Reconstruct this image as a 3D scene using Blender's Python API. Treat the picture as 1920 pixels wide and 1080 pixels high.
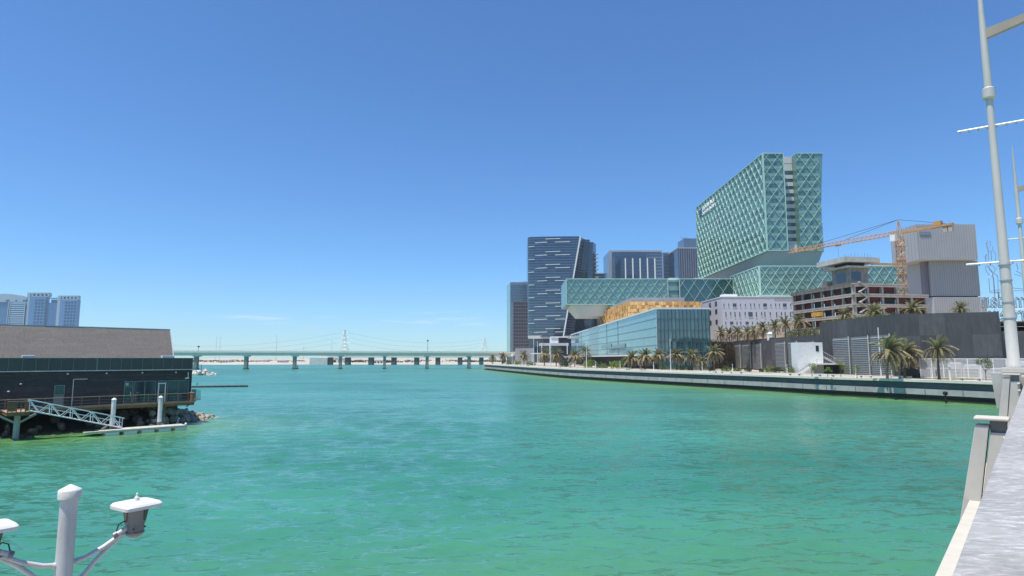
import bpy, math, random
import numpy as np
from mathutils import Vector, Matrix, Euler
random.seed(7); RNG = np.random.default_rng(11)
R = math.radians
for o in list(bpy.data.objects): bpy.data.objects.remove(o)
SC = bpy.context.scene
COL = SC.collection

# ------------------------------------------------------------------ camera
PITCH = R(6.55); FPX = 1150.0; EYE = 8.0
cam_d = bpy.data.cameras.new('camera'); cam = bpy.data.objects.new('camera', cam_d); COL.objects.link(cam)
cam.location = (0, 0, EYE); cam.rotation_euler = (R(90) + PITCH, 0, 0)
cam_d.sensor_width = 36; cam_d.lens = 36 * FPX / 1920; cam_d.clip_start = .05; cam_d.clip_end = 12000
SC.camera = cam

# ------------------------------------------------------------------ light
SUN_EL = R(73); SUN_AZ = R(-128)          # azimuth clockwise from +Y
sdir = Vector((math.sin(SUN_AZ) * math.cos(SUN_EL), math.cos(SUN_AZ) * math.cos(SUN_EL), math.sin(SUN_EL)))
W = bpy.data.worlds.new('World'); SC.world = W; W.use_nodes = True
wt = W.node_tree; wt.nodes.clear()
def wn(t, **k):
    n = wt.nodes.new(t)
    for a, b in k.items(): setattr(n, a, b)
    return n
sky = wn('ShaderNodeTexSky', sky_type='NISHITA', sun_disc=False, sun_elevation=SUN_EL, sun_rotation=SUN_AZ,
         altitude=0, air_density=1.0, dust_density=0.1, ozone_density=6.0)
bg = wn('ShaderNodeBackground'); bg.inputs[1].default_value = .099
wo = wn('ShaderNodeOutputWorld')
# thin wisps of cloud low over the horizon, all the way round
tc = wn('ShaderNodeTexCoord'); mp = wn('ShaderNodeMapping'); mp.inputs['Scale'].default_value = (5, 5, 55)
cn = wn('ShaderNodeTexNoise'); cn.inputs['Scale'].default_value = 1.3; cn.inputs['Detail'].default_value = 6; cn.inputs['Roughness'].default_value = .6
cr = wn('ShaderNodeValToRGB'); cr.color_ramp.elements[0].position = .60; cr.color_ramp.elements[1].position = .86
sx = wn('ShaderNodeSeparateXYZ')
er = wn('ShaderNodeValToRGB'); e = er.color_ramp.elements
e[0].position = .035; e[0].color = (0, 0, 0, 1); e[1].position = .062; e[1].color = (1, 1, 1, 1)
e2 = e.new(.085); e2.color = (0, 0, 0, 1)
mu = wn('ShaderNodeMath', operation='MULTIPLY'); mx = wn('ShaderNodeMix', data_type='RGBA')
mx.inputs['B'].default_value = (6.6, 7.4, 8.4, 1)
L = wt.links.new
L(tc.outputs['Generated'], mp.inputs[0]); L(mp.outputs[0], cn.inputs['Vector']); L(cn.outputs[0], cr.inputs[0])
L(tc.outputs['Generated'], sx.inputs[0]); L(sx.outputs[2], er.inputs[0])
L(cr.outputs[0], mu.inputs[0]); L(er.outputs[0], mu.inputs[1]); L(mu.outputs[0], mx.inputs['Factor'])
hs = wn('ShaderNodeMix', data_type='RGBA', blend_type='MULTIPLY'); hs.inputs['Factor'].default_value = 1; hs.inputs['B'].default_value = (.71, 1.0, 1.24, 1)   # white balance of the sky
L(sky.outputs[0], hs.inputs['A']); L(hs.outputs['Result'], mx.inputs['A']); L(mx.outputs['Result'], bg.inputs[0]); L(bg.outputs[0], wo.inputs[0])

sl = bpy.data.lights.new('sun', 'SUN'); sl.energy = 4.6; sl.angle = R(.53); sl.color = (1, .95, .86)
so = bpy.data.objects.new('sun', sl); COL.objects.link(so); so.rotation_euler = (-sdir).to_track_quat('-Z', 'Y').to_euler(); so.location = (0, 0, 60)
SC.view_settings.view_transform = 'Standard'; SC.view_settings.look = 'None'
SC.view_settings.exposure = 0.42; SC.view_settings.gamma = 1; SC.view_settings.use_curve_mapping = False
SC.render.engine = 'CYCLES'
try:
    SC.cycles.max_bounces = 6; SC.cycles.volume_bounces = 0; SC.cycles.transparent_max_bounces = 6
    SC.cycles.caustics_reflective = False; SC.cycles.caustics_refractive = False
except Exception: pass

# ------------------------------------------------------------------ helpers
CP, SP = math.cos(PITCH), math.sin(PITCH)
def ray(px, py):
    cx = (px - 960) / FPX; cy = (540 - py) / FPX
    return cx, CP - cy * SP, SP + cy * CP
def at(px, py, Y):
    """world point seen at pixel (px,py) of the survey photograph at forward distance Y"""
    x, y, z = ray(px, py); return Vector((x / y * Y, Y, EYE + z / y * Y))
def gz(px, py, Z):
    x, y, z = ray(px, py); s = (Z - EYE) / z; return Vector((x * s, y * s, Z))
def ZZ(py, Y): return at(960, py, Y).z
def XX(px, Y, py=672): return at(px, py, Y).x

class MB:
    def __init__(s): s.v = []; s.f = []
    def add(s, vs, fs):
        b = len(s.v); s.v += [tuple(v) for v in vs]; s.f += [tuple(i + b for i in f) for f in fs]; return s
    def obox(s, o, a, b, c):
        o, a, b, c = map(Vector, (o, a, b, c))
        s.add([o, o+a, o+a+b, o+b, o+c, o+a+c, o+a+b+c, o+b+c],
              [(3,2,1,0), (4,5,6,7), (0,1,5,4), (1,2,6,5), (2,3,7,6), (3,0,4,7)]); return s
    def box(s, x0, x1, y0, y1, z0, z1): return s.obox((x0, y0, z0), (x1-x0, 0, 0), (0, y1-y0, 0), (0, 0, z1-z0))
    def prism(s, poly, z0, z1, top=None):
        n = len(poly); top = top or poly
        if sum(poly[i][0]*poly[(i+1) % n][1] - poly[(i+1) % n][0]*poly[i][1] for i in range(n)) < 0: poly = poly[::-1]; top = top[::-1]
        s.add([(p[0], p[1], z0) for p in poly] + [(p[0], p[1], z1) for p in top],
              [tuple(range(n))[::-1], tuple(range(n, 2*n))] + [(i, (i+1) % n, n+(i+1) % n, n+i) for i in range(n)]); return s
    def tube(s, p0, p1, r0, r1=None, n=8):
        r1 = r0 if r1 is None else r1
        p0, p1 = Vector(p0), Vector(p1); d = p1 - p0
        if d.length < 1e-6: return s
        q = d.to_track_quat('Z', 'Y'); vs = []
        for p, r in ((p0, r0), (p1, r1)):
            for i in range(n):
                a = 2*math.pi*i/n; vs.append(p + q @ Vector((r*math.cos(a), r*math.sin(a), 0)))
        s.add(vs, [(i, (i+1) % n, n+(i+1) % n, n+i) for i in range(n)] + [tuple(range(n))[::-1], tuple(range(n, 2*n))]); return s
    def path(s, pts, r, n=8):
        pts = [Vector(p) for p in pts]; rs = r if isinstance(r, (list, tuple)) else [r]*len(pts); vs = []; up = None
        for i, p in enumerate(pts):
            d = (pts[min(i+1, len(pts)-1)] - pts[max(i-1, 0)]).normalized()
            if up is None: up = Vector((0, 0, 1)) if abs(d.z) < .9 else Vector((1, 0, 0))
            x = up.cross(d).normalized(); y = d.cross(x); up = y
            for k in range(n):
                a = 2*math.pi*k/n; vs.append(p + x*math.cos(a)*rs[i] + y*math.sin(a)*rs[i])
        m = len(pts)
        s.add(vs, [(i*n+k, i*n+(k+1) % n, (i+1)*n+(k+1) % n, (i+1)*n+k) for i in range(m-1) for k in range(n)]
              + [tuple(range(n))[::-1], tuple(range((m-1)*n, m*n))]); return s
    def lathe(s, prof, n=20, c=(0, 0, 0), rot=None):
        vs = []; c = Vector(c)
        for r, z in prof:
            for k in range(n):
                a = 2*math.pi*k/n; p = Vector((r*math.cos(a), r*math.sin(a), z))
                if rot is not None: p = rot @ p
                vs.append(c + p)
        m = len(prof)
        s.add(vs, [(i*n+k, i*n+(k+1) % n, (i+1)*n+(k+1) % n, (i+1)*n+k) for i in range(m-1) for k in range(n)]
              + [tuple(range(n))[::-1], tuple(range((m-1)*n, m*n))]); return s
    def quad(s, a, b, c, d): return s.add([a, b, c, d], [(0, 1, 2, 3)])
    def mesh(s, name):
        me = bpy.data.meshes.new(name); me.from_pydata(s.v, [], s.f); me.update(); return me
    def build(s, name, mat, parent=None, smooth=False, bevel=0):
        me = s.mesh(name); me.materials.append(mat)
        if smooth:
            me.polygons.foreach_set('use_smooth', [True]*len(me.polygons)); me.set_sharp_from_angle(angle=R(40))
        return link(name, me, parent, bevel)
def link(name, me, parent=None, bevel=0):
    o = bpy.data.objects.new(name, me); COL.objects.link(o)
    if parent is not None:
        o.parent = parent; o.matrix_parent_inverse = PINV.get(parent.name, Matrix())
    if bevel:
        m = o.modifiers.new('bevel', 'BEVEL'); m.width = bevel; m.segments = 2; m.limit_method = 'ANGLE'
    return o
PINV = {}
def thing(name, label, cat, loc, group=None):
    """Empty at the thing's base; parts keep world coordinates"""
    o = bpy.data.objects.new(name, None); COL.objects.link(o); o.location = loc; o.empty_display_size = .3
    PINV[o.name] = Matrix.Translation(-Vector(loc)); return tag(o, label, cat, group)
def tag(o, label=None, cat=None, group=None, kind=None):
    if label: o['label'] = label
    if cat: o['category'] = cat
    if group: o['group'] = group
    if kind: o['kind'] = kind
    return o
def structure(o): o['kind'] = 'structure'; return o
def np_mesh(name, verts, quads, mat, smooth=False):
    me = bpy.data.meshes.new(name); k = quads.shape[1]
    me.vertices.add(len(verts)); me.vertices.foreach_set('co', verts.astype(np.float32).ravel())
    me.loops.add(quads.size); me.loops.foreach_set('vertex_index', quads.astype(np.int32).ravel())
    me.polygons.add(len(quads)); me.polygons.foreach_set('loop_start', np.arange(0, quads.size, k, dtype=np.int32))
    me.update(calc_edges=True); me.materials.append(mat)
    if smooth: me.polygons.foreach_set('use_smooth', np.ones(len(quads), bool))
    return me

# ------------------------------------------------------------------ materials
def M(name, col, rough=.7, metal=0., var=.12, scale=.6, bump=0., bscale=8., spec=.5, stretch=None, ior=1.5, stain=0., trans=0., emit=None):
    m = bpy.data.materials.new(name); m.use_nodes = True; nt = m.node_tree; b = nt.nodes['Principled BSDF']
    b.inputs['Roughness'].default_value = rough; b.inputs['Metallic'].default_value = metal
    b.inputs['Specular IOR Level'].default_value = spec; b.inputs['IOR'].default_value = ior
    c = (*col, 1)
    b.inputs['Base Color'].default_value = c
    if trans: b.inputs['Transmission Weight'].default_value = trans
    if var or bump or stain:
        t = nt.nodes.new('ShaderNodeNewGeometry'); mp = nt.nodes.new('ShaderNodeMapping')
        nt.links.new(t.outputs['Position'], mp.inputs[0])
        if stretch: mp.inputs['Scale'].default_value = stretch
    if var:
        n = nt.nodes.new('ShaderNodeTexNoise'); n.inputs['Scale'].default_value = scale; n.inputs['Detail'].default_value = 7; n.inputs['Roughness'].default_value = .65
        nt.links.new(mp.outputs[0], n.inputs['Vector'])
        r = nt.nodes.new('ShaderNodeMapRange'); r.inputs[1].default_value = .3; r.inputs[2].default_value = .7
        r.inputs[3].default_value = 1 - var; r.inputs[4].default_value = 1 + var
        nt.links.new(n.outputs[0], r.inputs[0])
        mm = nt.nodes.new('ShaderNodeMix'); mm.data_type = 'RGBA'; mm.blend_type = 'MULTIPLY'; mm.inputs['Factor'].default_value = 1
        mm.inputs['A'].default_value = c; nt.links.new(r.outputs[0], mm.inputs['B'])
        out = mm.outputs['Result']
        if stain:
            n3 = nt.nodes.new('ShaderNodeTexNoise'); n3.inputs['Scale'].default_value = scale*.45; n3.inputs['Detail'].default_value = 9; n3.inputs['Roughness'].default_value = .75
            nt.links.new(mp.outputs[0], n3.inputs['Vector'])
            r3 = nt.nodes.new('ShaderNodeMapRange'); r3.inputs[1].default_value = .52; r3.inputs[2].default_value = .68; r3.inputs[3].default_value = 0; r3.inputs[4].default_value = stain
            nt.links.new(n3.outputs[0], r3.inputs[0])
            m3 = nt.nodes.new('ShaderNodeMix'); m3.data_type = 'RGBA'; m3.inputs['B'].default_value = (col[0]*.35+.03, col[1]*.30+.02, col[2]*.24+.01, 1)
            nt.links.new(r3.outputs[0], m3.inputs['Factor']); nt.links.new(out, m3.inputs['A']); out = m3.outputs['Result']
        nt.links.new(out, b.inputs['Base Color'])
    if bump:
        n2 = nt.nodes.new('ShaderNodeTexNoise'); n2.inputs['Scale'].default_value = bscale; n2.inputs['Detail'].default_value = 5
        nt.links.new(mp.outputs[0], n2.inputs['Vector'])
        bp = nt.nodes.new('ShaderNodeBump'); bp.inputs['Strength'].default_value = bump; bp.inputs['Distance'].default_value = .05
        nt.links.new(n2.outputs[0], bp.inputs['Height']); nt.links.new(bp.outputs[0], b.inputs['Normal'])
    return m
def glass(name, col, refl=.55, rough=.06, wav=.02, scale=.25, var=.15):
    """coated facade glass: tinted body under a strong mirror coat"""
    m = M(name, col, rough, 0, var, scale, wav, .35)
    b = m.node_tree.nodes['Principled BSDF']; b.inputs['IOR'].default_value = 1.5 + refl * 1.6
    return m
T = {}
T['concrete'] = M('concrete', (.42, .41, .39), .85, var=.14, scale=.5, bump=.25, bscale=6, stain=.35)
T['white_concrete'] = M('white_concrete', (.66, .64, .60), .8, var=.10, scale=.4, bump=.15, stain=.35)
T['white_paint'] = M('white_paint', (.78, .78, .76), .45, var=.06, scale=1.2, stain=.12)
T['white_metal'] = M('white_metal', (.74, .75, .75), .35, .1, var=.07, scale=2, stain=.15)
T['grey_metal'] = M('grey_metal', (.40, .41, .43), .4, .5, var=.10, scale=1.5)
T['dark_metal'] = M('dark_metal', (.06, .065, .07), .45, .3, var=.2, scale=2)
T['black'] = M('black_rubber', (.012, .012, .013), .6, var=.3, scale=2)
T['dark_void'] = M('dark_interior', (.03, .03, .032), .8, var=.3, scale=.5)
T['rust'] = M('rust_wood', (.24, .115, .055), .8, var=.35, scale=2.5, bump=.3)
T['orange'] = M('crane_orange', (.52, .27, .10), .5, var=.15, scale=1, stain=.25)
# ------------------------------------------------------------------ shore line of the promenade
_q = [(906,693),(1025,706),(1150,715.5),(1400,731),(1550,741),(1700,749.5),(1887,761)]
QP = [gz(x, y, 0) for x, y in _q]
QP = [(p.x, p.y) for p in QP] + [(QP[-1].x + 2.5, QP[-1].y - 12), (QP[-1].x + 3.5, QP[-1].y - 30), (QP[-1].x + 3.5, QP[-1].y - 75)]
def catmull(P, n=8):
    out = []
    for i in range(len(P)-1):
        p0 = P[max(i-1, 0)]; p1 = P[i]; p2 = P[i+1]; p3 = P[min(i+2, len(P)-1)]
        for k in range(n):
            t = k/n
            out.append(tuple(.5*((2*p1[j]) + (-p0[j]+p2[j])*t + (2*p0[j]-5*p1[j]+4*p2[j]-p3[j])*t*t + (-p0[j]+3*p1[j]-3*p2[j]+p3[j])*t**3) for j in (0, 1)))
    out.append(P[-1]); return out
QL = catmull(QP, 6)
_qy = np.array([p[1] for p in QL])[::-1]; _qx = np.array([p[0] for p in QL])[::-1]
def quay_x(Y): return float(np.interp(Y, _qy, _qx))
def along(px, d, py=700):
    """point on the promenade seen at column px, d metres inland of the quay edge"""
    x, y, z = ray(px, py); k = x / y
    best = min((abs(k*Y - quay_x(Y) - d), Y) for Y in np.arange(60, 470, .5))
    return Vector((k*best[1], best[1], 4.0))
def qoff(d, z):
    """shore line moved d metres inland"""
    out = []
    for i, p in enumerate(QL):
        a = Vector(QL[max(i-1, 0)]); b = Vector(QL[min(i+1, len(QL)-1)]); t = (b-a).normalized()
        out.append(Vector((p[0] - t.y*d*(-1 if t.y < 0 else 1)*(-1 if False else 1), p[1] + t.x*d*(-1), z)) if False else Vector((p[0] + (-t.y)*d, p[1] + t.x*d, z)))
    return out
def sweep(prof, name, mat, parent=None, i0=0, i1=None):
    """closed profile [(inland offset, z)] swept along the shore"""
    mb = MB(); rows = [qoff(d, z) for d, z in prof]; i1 = i1 or len(QL); n = len(prof); vs = []
    for i in range(i0, i1):
        for r in rows: vs.append(r[i])
    m = i1 - i0
    mb.add(vs, [(i*n+k, i*n+(k+1) % n, (i+1)*n+(k+1) % n, (i+1)*n+k) for i in range(m-1) for k in range(n)] + [tuple(range(n)), tuple(range((m-1)*n, m*n))[::-1]])
    return mb.build(name, mat, parent)

# ------------------------------------------------------------------ water
DO = Vector((-50.7, 64.2, 0)); DD = Vector((.7071, .7071, 0)); DB = Vector((-.7071, .7071, 0))   # restaurant deck edge: origin, along, back
PATCH = 1.0
def make_water():
    m = bpy.data.materials.new('sea_water'); m.use_nodes = True; nt = m.node_tree; b = nt.nodes['Principled BSDF']; N = nt.nodes.new; K = nt.links.new
    b.inputs['Roughness'].default_value = .10; b.inputs['IOR'].default_value = 1.5
    tc = N('ShaderNodeTexCoord')
    at_ = N('ShaderNodeAttribute'); at_.attribute_name = 'shallow'
    nz = N('ShaderNodeTexNoise'); nz.inputs['Scale'].default_value = .022; nz.inputs['Detail'].default_value = 6; nz.inputs['Roughness'].default_value = .6
    mp = N('ShaderNodeMapping'); mp.inputs['Scale'].default_value = (1, 1.8, 1); mp.inputs['Rotation'].default_value = (0, 0, R(-20)); K(tc.outputs['Object'], mp.inputs[0]); K(mp.outputs[0], nz.inputs['Vector'])
    mr = N('ShaderNodeMapRange'); mr.inputs[1].default_value = .35; mr.inputs[2].default_value = .65; K(nz.outputs[0], mr.inputs[0])
    m1 = N('ShaderNodeMix'); m1.data_type = 'RGBA'; m1.inputs['A'].default_value = (.026, .150, .104, 1); m1.inputs['B'].default_value = (.052, .240, .172, 1); K(mr.outputs[0], m1.inputs['Factor'])
    m2 = N('ShaderNodeMix'); m2.data_type = 'RGBA'; m2.inputs['B'].default_value = (.088, .225, .078, 1)
    n2 = N('ShaderNodeTexNoise'); n2.inputs['Scale'].default_value = .10; n2.inputs['Detail'].default_value = 5; K(mp.outputs[0], n2.inputs['Vector'])
    ad = N('ShaderNodeMath'); ad.operation = 'MULTIPLY_ADD'; ad.inputs[1].default_value = .5; ad.inputs[2].default_value = -.25; K(n2.outputs[0], ad.inputs[0])
    a2 = N('ShaderNodeMath'); a2.operation = 'MULTIPLY'; K(ad.outputs[0], a2.inputs[0]); K(at_.outputs['Fac'], a2.inputs[1])
    a3 = N('ShaderNodeMath'); a3.operation = 'ADD'; a3.use_clamp = True; K(at_.outputs['Fac'], a3.inputs[0]); K(a2.outputs[0], a3.inputs[1])
    K(a3.outputs[0], m2.inputs['Factor']); K(m1.outputs['Result'], m2.inputs['A'])
    K(m2.outputs['Result'], b.inputs['Base Color'])
    # wavelets finer than the mesh: tilt the surface by world-space noise
    geo = N('ShaderNodeNewGeometry'); acc = geo.outputs['Normal']
    fd = N('ShaderNodeAttribute'); fd.attribute_name = 'smoothed'
    for sc, k0, k1, st in ((.11, .03, .32, (.5, 1.2, 1)), (.36, .20, .66, (.45, 1.4, 1)), (1.05, .62, .80, (.5, 1.5, 1)), (2.6, .85, .50, (.55, 1.5, 1))):
        mpp = N('ShaderNodeMapping'); mpp.inputs['Scale'].default_value = st; mpp.inputs['Rotation'].default_value = (0, 0, R(9)); K(tc.outputs['Object'], mpp.inputs[0])
        n = N('ShaderNodeTexNoise'); n.inputs['Scale'].default_value = sc; n.inputs['Detail'].default_value = 1.5; n.inputs['Roughness'].default_value = .5; n.inputs['Distortion'].default_value = .6; K(mpp.outputs[0], n.inputs['Vector'])
        s1 = N('ShaderNodeVectorMath'); s1.operation = 'SUBTRACT'; s1.inputs[1].default_value = (.5, .5, .5); K(n.outputs['Color'], s1.inputs[0])
        s2 = N('ShaderNodeVectorMath'); s2.operation = 'MULTIPLY'; s2.inputs[1].default_value = (.65, 1.25, 0); K(s1.outputs[0], s2.inputs[0])
        kk = N('ShaderNodeMapRange'); kk.inputs[3].default_value = k0*PATCH; kk.inputs[4].default_value = k1*PATCH; K(fd.outputs['Fac'], kk.inputs[0])
        s3 = N('ShaderNodeVectorMath'); s3.operation = 'SCALE'; K(s2.outputs[0], s3.inputs[0]); K(kk.outputs[0], s3.inputs['Scale'])
        s4 = N('ShaderNodeVectorMath'); s4.operation = 'ADD'; K(acc, s4.inputs[0]); K(s3.outputs[0], s4.inputs[1]); acc = s4.outputs[0]
    nn_ = N('ShaderNodeVectorMath'); nn_.operation = 'NORMALIZE'; K(acc, nn_.inputs[0])
    c1_ = N('ShaderNodeVectorMath'); c1_.operation = 'MINIMUM'; c1_.inputs[1].default_value = (.36, .36, 1); K(nn_.outputs[0], c1_.inputs[0])
    c2_ = N('ShaderNodeVectorMath'); c2_.operation = 'MAXIMUM'; c2_.inputs[1].default_value = (-.36, -.36, .5); K(c1_.outputs[0], c2_.inputs[0])     # wavelets break before they get steeper
    c3_ = N('ShaderNodeVectorMath'); c3_.operation = 'NORMALIZE'; K(c2_.outputs[0], c3_.inputs[0]); K(c3_.outputs[0], b.inputs['Normal'])
    rg = N('ShaderNodeMapRange'); rg.inputs[3].default_value = .17; rg.inputs[4].default_value = .30; K(fd.outputs['Fac'], rg.inputs[0]); K(rg.outputs[0], b.inputs['Roughness'])
    # disc round the viewer, finer where it is near and in view
    rows = np.concatenate([np.linspace(.5, 13, 10), 14*np.exp(np.linspace(0, 1, 640)**1.25*math.log(900/14)), np.array([1000, 1200, 1500, 1900, 2300, 2700])])
    cols = np.concatenate([np.linspace(R(-46), R(46), 680), np.linspace(R(46), R(314), 42)[1:-1]])
    rr, aa = np.meshgrid(rows, cols, indexing='ij'); x = rr*np.sin(aa); y = rr*np.cos(aa)
    z = np.zeros_like(x); dx = np.zeros_like(x); dy = np.zeros_like(x)
    spac = np.maximum(np.gradient(rows)[:, None], 0) + 0*x
    wide = np.maximum(spac, rr*np.gradient(cols)[None, :])
    rng = np.random.default_rng(5)
    patch = .75 + .35*np.sin(x*.021+1.3)*np.sin(y*.017+.4) + .25*np.sin(x*.06+y*.045)
    for i in range(90):
        lam = .42*math.exp(rng.random()**1.1*2.0); th = rng.normal(R(96), R(19)); k = 2*math.pi/lam
        amp = .0046*lam**1.0*(1.15 if lam < 1.3 else .85); ph = rng.random()*6.28
        fade = np.clip((lam/ np.maximum(wide, spac) - 2.2)/2, 0, 1)
        kx, ky = math.cos(th), math.sin(th); arg = k*(kx*x+ky*y)+ph + .8*np.sin(.11*k*(ky*x-kx*y)+ph*3)
        a = amp*fade*patch; z += a*np.sin(arg); dx += -a*.9*kx*np.cos(arg)*-1; dy += -a*.9*ky*np.cos(arg)*-1
    lost = np.clip((np.maximum(spac, wide)*2.2 - .35)/2.6, 0, 1)
    V = np.stack([x+dx, y+dy, z-.02], -1).reshape(-1, 3)
    nr, nc = x.shape; i = np.arange(nr-1)[:, None]; j = np.arange(nc)[None, :]; j2 = (j+1) % nc
    Q = np.stack([i*nc+j, i*nc+j2, (i+1)*nc+j2, (i+1)*nc+j], -1).reshape(-1, 4)[:, ::-1]
    me = np_mesh('water', V, Q, m, True)
    # depth of the sea floor: shallow near the shores
    q = np.array(QL); xf, yf = x.ravel(), y.ravel()
    dist = np.full(xf.shape, 1e9)
    for k in range(len(q)-1):
        ax, ay = q[k]; bx, by = q[k+1]; ex, ey = bx-ax, by-ay; L2 = ex*ex+ey*ey
        t = np.clip(((xf-ax)*ex+(yf-ay)*ey)/L2, 0, 1); dist = np.minimum(dist, np.hypot(xf-ax-t*ex, yf-ay-t*ey))
    sh = 1.0*np.exp(-dist/9) + .35*np.exp(-dist/28)
    ex, ey = DD.x, DD.y; t = np.clip((xf-DO.x)*ex+(yf-DO.y)*ey, -30, 14); d2 = np.hypot(xf-DO.x-t*ex, yf-DO.y-t*ey)
    sh += 1.1*np.exp(-(d2/9)**2) + .3*np.exp(-d2/20)
    d3 = np.hypot((xf-9)/1.5, yf-12); sh += .85*np.exp(-(d3/14)**2)
    d4 = np.hypot((xf+16)/1.4, yf-10); sh += .35*np.exp(-(d4/12)**2)
    at2 = me.attributes.new('shallow', 'FLOAT', 'POINT'); at2.data.foreach_set('value', np.clip(sh, 0, 1).astype(np.float32))
    at3 = me.attributes.new('smoothed', 'FLOAT', 'POINT'); at3.data.foreach_set('value', lost.ravel().astype(np.float32))
    return structure(link('water', me))
make_water()

# ------------------------------------------------------------------ promenade, quay wall, city ground
T['paving'] = M('paving', (.44, .385, .31), .85, var=.14, scale=.25, bump=.1, stain=.25)
T['coping'] = M('coping_stone', (.64, .61, .55), .75, var=.08, scale=.4, stain=.15)
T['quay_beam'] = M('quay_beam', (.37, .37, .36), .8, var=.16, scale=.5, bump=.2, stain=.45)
T['quay_recess'] = M('quay_recess', (.075, .105, .11), .6, var=.2, scale=.5, stain=.4)  # colour darkened for the shade beneath the coping overhang
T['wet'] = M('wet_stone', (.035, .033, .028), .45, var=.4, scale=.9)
T['sand'] = M('sand_ground', (.46, .37, .26), .95, var=.22, scale=.12, bump=.4, bscale=2)
T['soil'] = M('planting_soil', (.22, .19, .10), .95, var=.4, scale=.25, bump=.5, bscale=3)
T['lawn'] = M('dry_lawn', (.27, .26, .10), .95, var=.35, scale=.35, bump=.5, bscale=5)
land = [(p.x, p.y) for p in qoff(.9, 0)]
poly = land + [(400, land[-1][1]), (2500, 60), (2500, 2600), (-10, 2600), (-10, 900), (-6, 760), (-7, 520), (-14, 470)]
mb = MB(); n = len(poly)
mb.add([(x, y, 3.9) for x, y in poly], [tuple(range(n))])
g = mb.build('promenade', T['paving']); structure(g)
# make sure it faces up
if g.data.polygons[0].normal.z < 0: g.data.flip_normals()
qw = structure(MB().box(0, .1, 300, 300.1, 3, 3.1).build('quay', T['wet']))
qw.hide_render = False
def quay_rest():
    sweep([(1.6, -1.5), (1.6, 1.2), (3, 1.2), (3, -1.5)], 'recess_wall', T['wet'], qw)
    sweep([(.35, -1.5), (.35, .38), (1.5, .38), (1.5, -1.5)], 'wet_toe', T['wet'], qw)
    seg = 2
    for i in range(0, len(QL)-1, seg):
        j = min(i+seg+1, len(QL))
        sweep([(0, 1.15), (0, 2.2), (3, 2.2), (3, 1.15)], 'beam', T['quay_beam'], qw, i, j)
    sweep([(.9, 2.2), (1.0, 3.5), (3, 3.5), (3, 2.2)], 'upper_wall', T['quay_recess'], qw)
    for i in range(0, len(QL)-1, seg):
        j = min(i+seg+1, len(QL))
        sweep([(-.05, 3.5), (-.05, 4.0), (1.3, 4.0), (1.3, 3.5)], 'coping_stone', T['coping'], qw, i, j)
quay_rest()
def quay_joints():
    # open joints between the beam lengths, weed line on the wet toe
    T['weed'] = M('weed', (.07, .075, .03), .8, var=.5, scale=2)
    Yv = 100.
    while Yv < 430:
        x = quay_x(Yv); x2 = quay_x(Yv+1); t = Vector((x2-x, 1, 0)).normalized(); n = Vector((-t.y, t.x, 0))
        w = .10 if Yv < 220 else .2
        MB().obox(Vector((x, Yv, 1.2))-n*.3, t*w, n*.325, (0, 0, .98)).build('joint', T['wet'], qw)
        if int(Yv) % 3 == 0: MB().obox(Vector((x, Yv+2.3, 1.16))-n*.3, t*.28, n*.33, (0, 0, random.uniform(.3, .8))).build('rust_stain', T['foot'], qw)
        Yv += 6.0 if Yv < 220 else 10.
    sweep([(.30, .05), (.30, .34), (.4, .34), (.4, .05)], 'weed_line', T['weed'], qw)
T['foot'] = M('quay_stain', (.26, .23, .19), .85, var=.3, scale=2)
quay_joints()
# planting strip and low kerb walls behind the walk
pl_ = structure(sweep([(7.5, 3.86), (8.0, 4.05), (17, 4.25), (17.5, 3.86)], 'planting_bed', T['soil'], None, 0, 24))
structure(sweep([(7.05, 3.86), (7.05, 4.35), (7.4, 4.35), (7.4, 3.86)], 'kerb', T['coping'], None, 0, 30))
structure(sweep([(9, 3.86), (9, 4.12), (13.5, 4.16), (13.5, 3.86)], 'lawn', T['lawn'], None, 24, 33))
# ------------------------------------------------------------------ small repeated pieces share one unit mesh
_unit = {}
def bar(name, p0, p1, w, d, mat, parent=None, nrm=(0, 0, 1), label=None):
    """straight piece from p0 to p1, w wide across and d deep along nrm"""
    key = (name, mat.name)
    if key not in _unit:
        _unit[key] = MB().obox((0, -.5, -.5), (1, 0, 0), (0, 1, 0), (0, 0, 1)).mesh(name); _unit[key].materials.append(mat)
    p0, p1 = Vector(p0), Vector(p1); x = p1 - p0; L_ = x.length; x.normalize(); z = Vector(nrm); z = (z - x*z.dot(x))
    if z.length < 1e-4: z = Vector((0, 1, 0)) - x*x.y
    z.normalize(); y = z.cross(x)
    o = bpy.data.objects.new(name, _unit[key]); COL.objects.link(o)
    m = Matrix((x*L_, y*w, z*d)).transposed().to_4x4(); m.translation = p0
    if parent is not None: o.parent = parent; o.matrix_parent_inverse = PINV.get(parent.name, Matrix())
    o.matrix_basis = m
    return o
def panel(name, o, u, v, t, mat, parent):
    """flat piece spanned by u and v from corner o, thickness t along u x v"""
    o, u, v = Vector(o), Vector(u), Vector(v); n = u.cross(v).normalized()
    p0 = o + v*.5 + n*t*.5
    return bar(name, p0, p0 + u, v.length, t, mat, parent, n)

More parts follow.
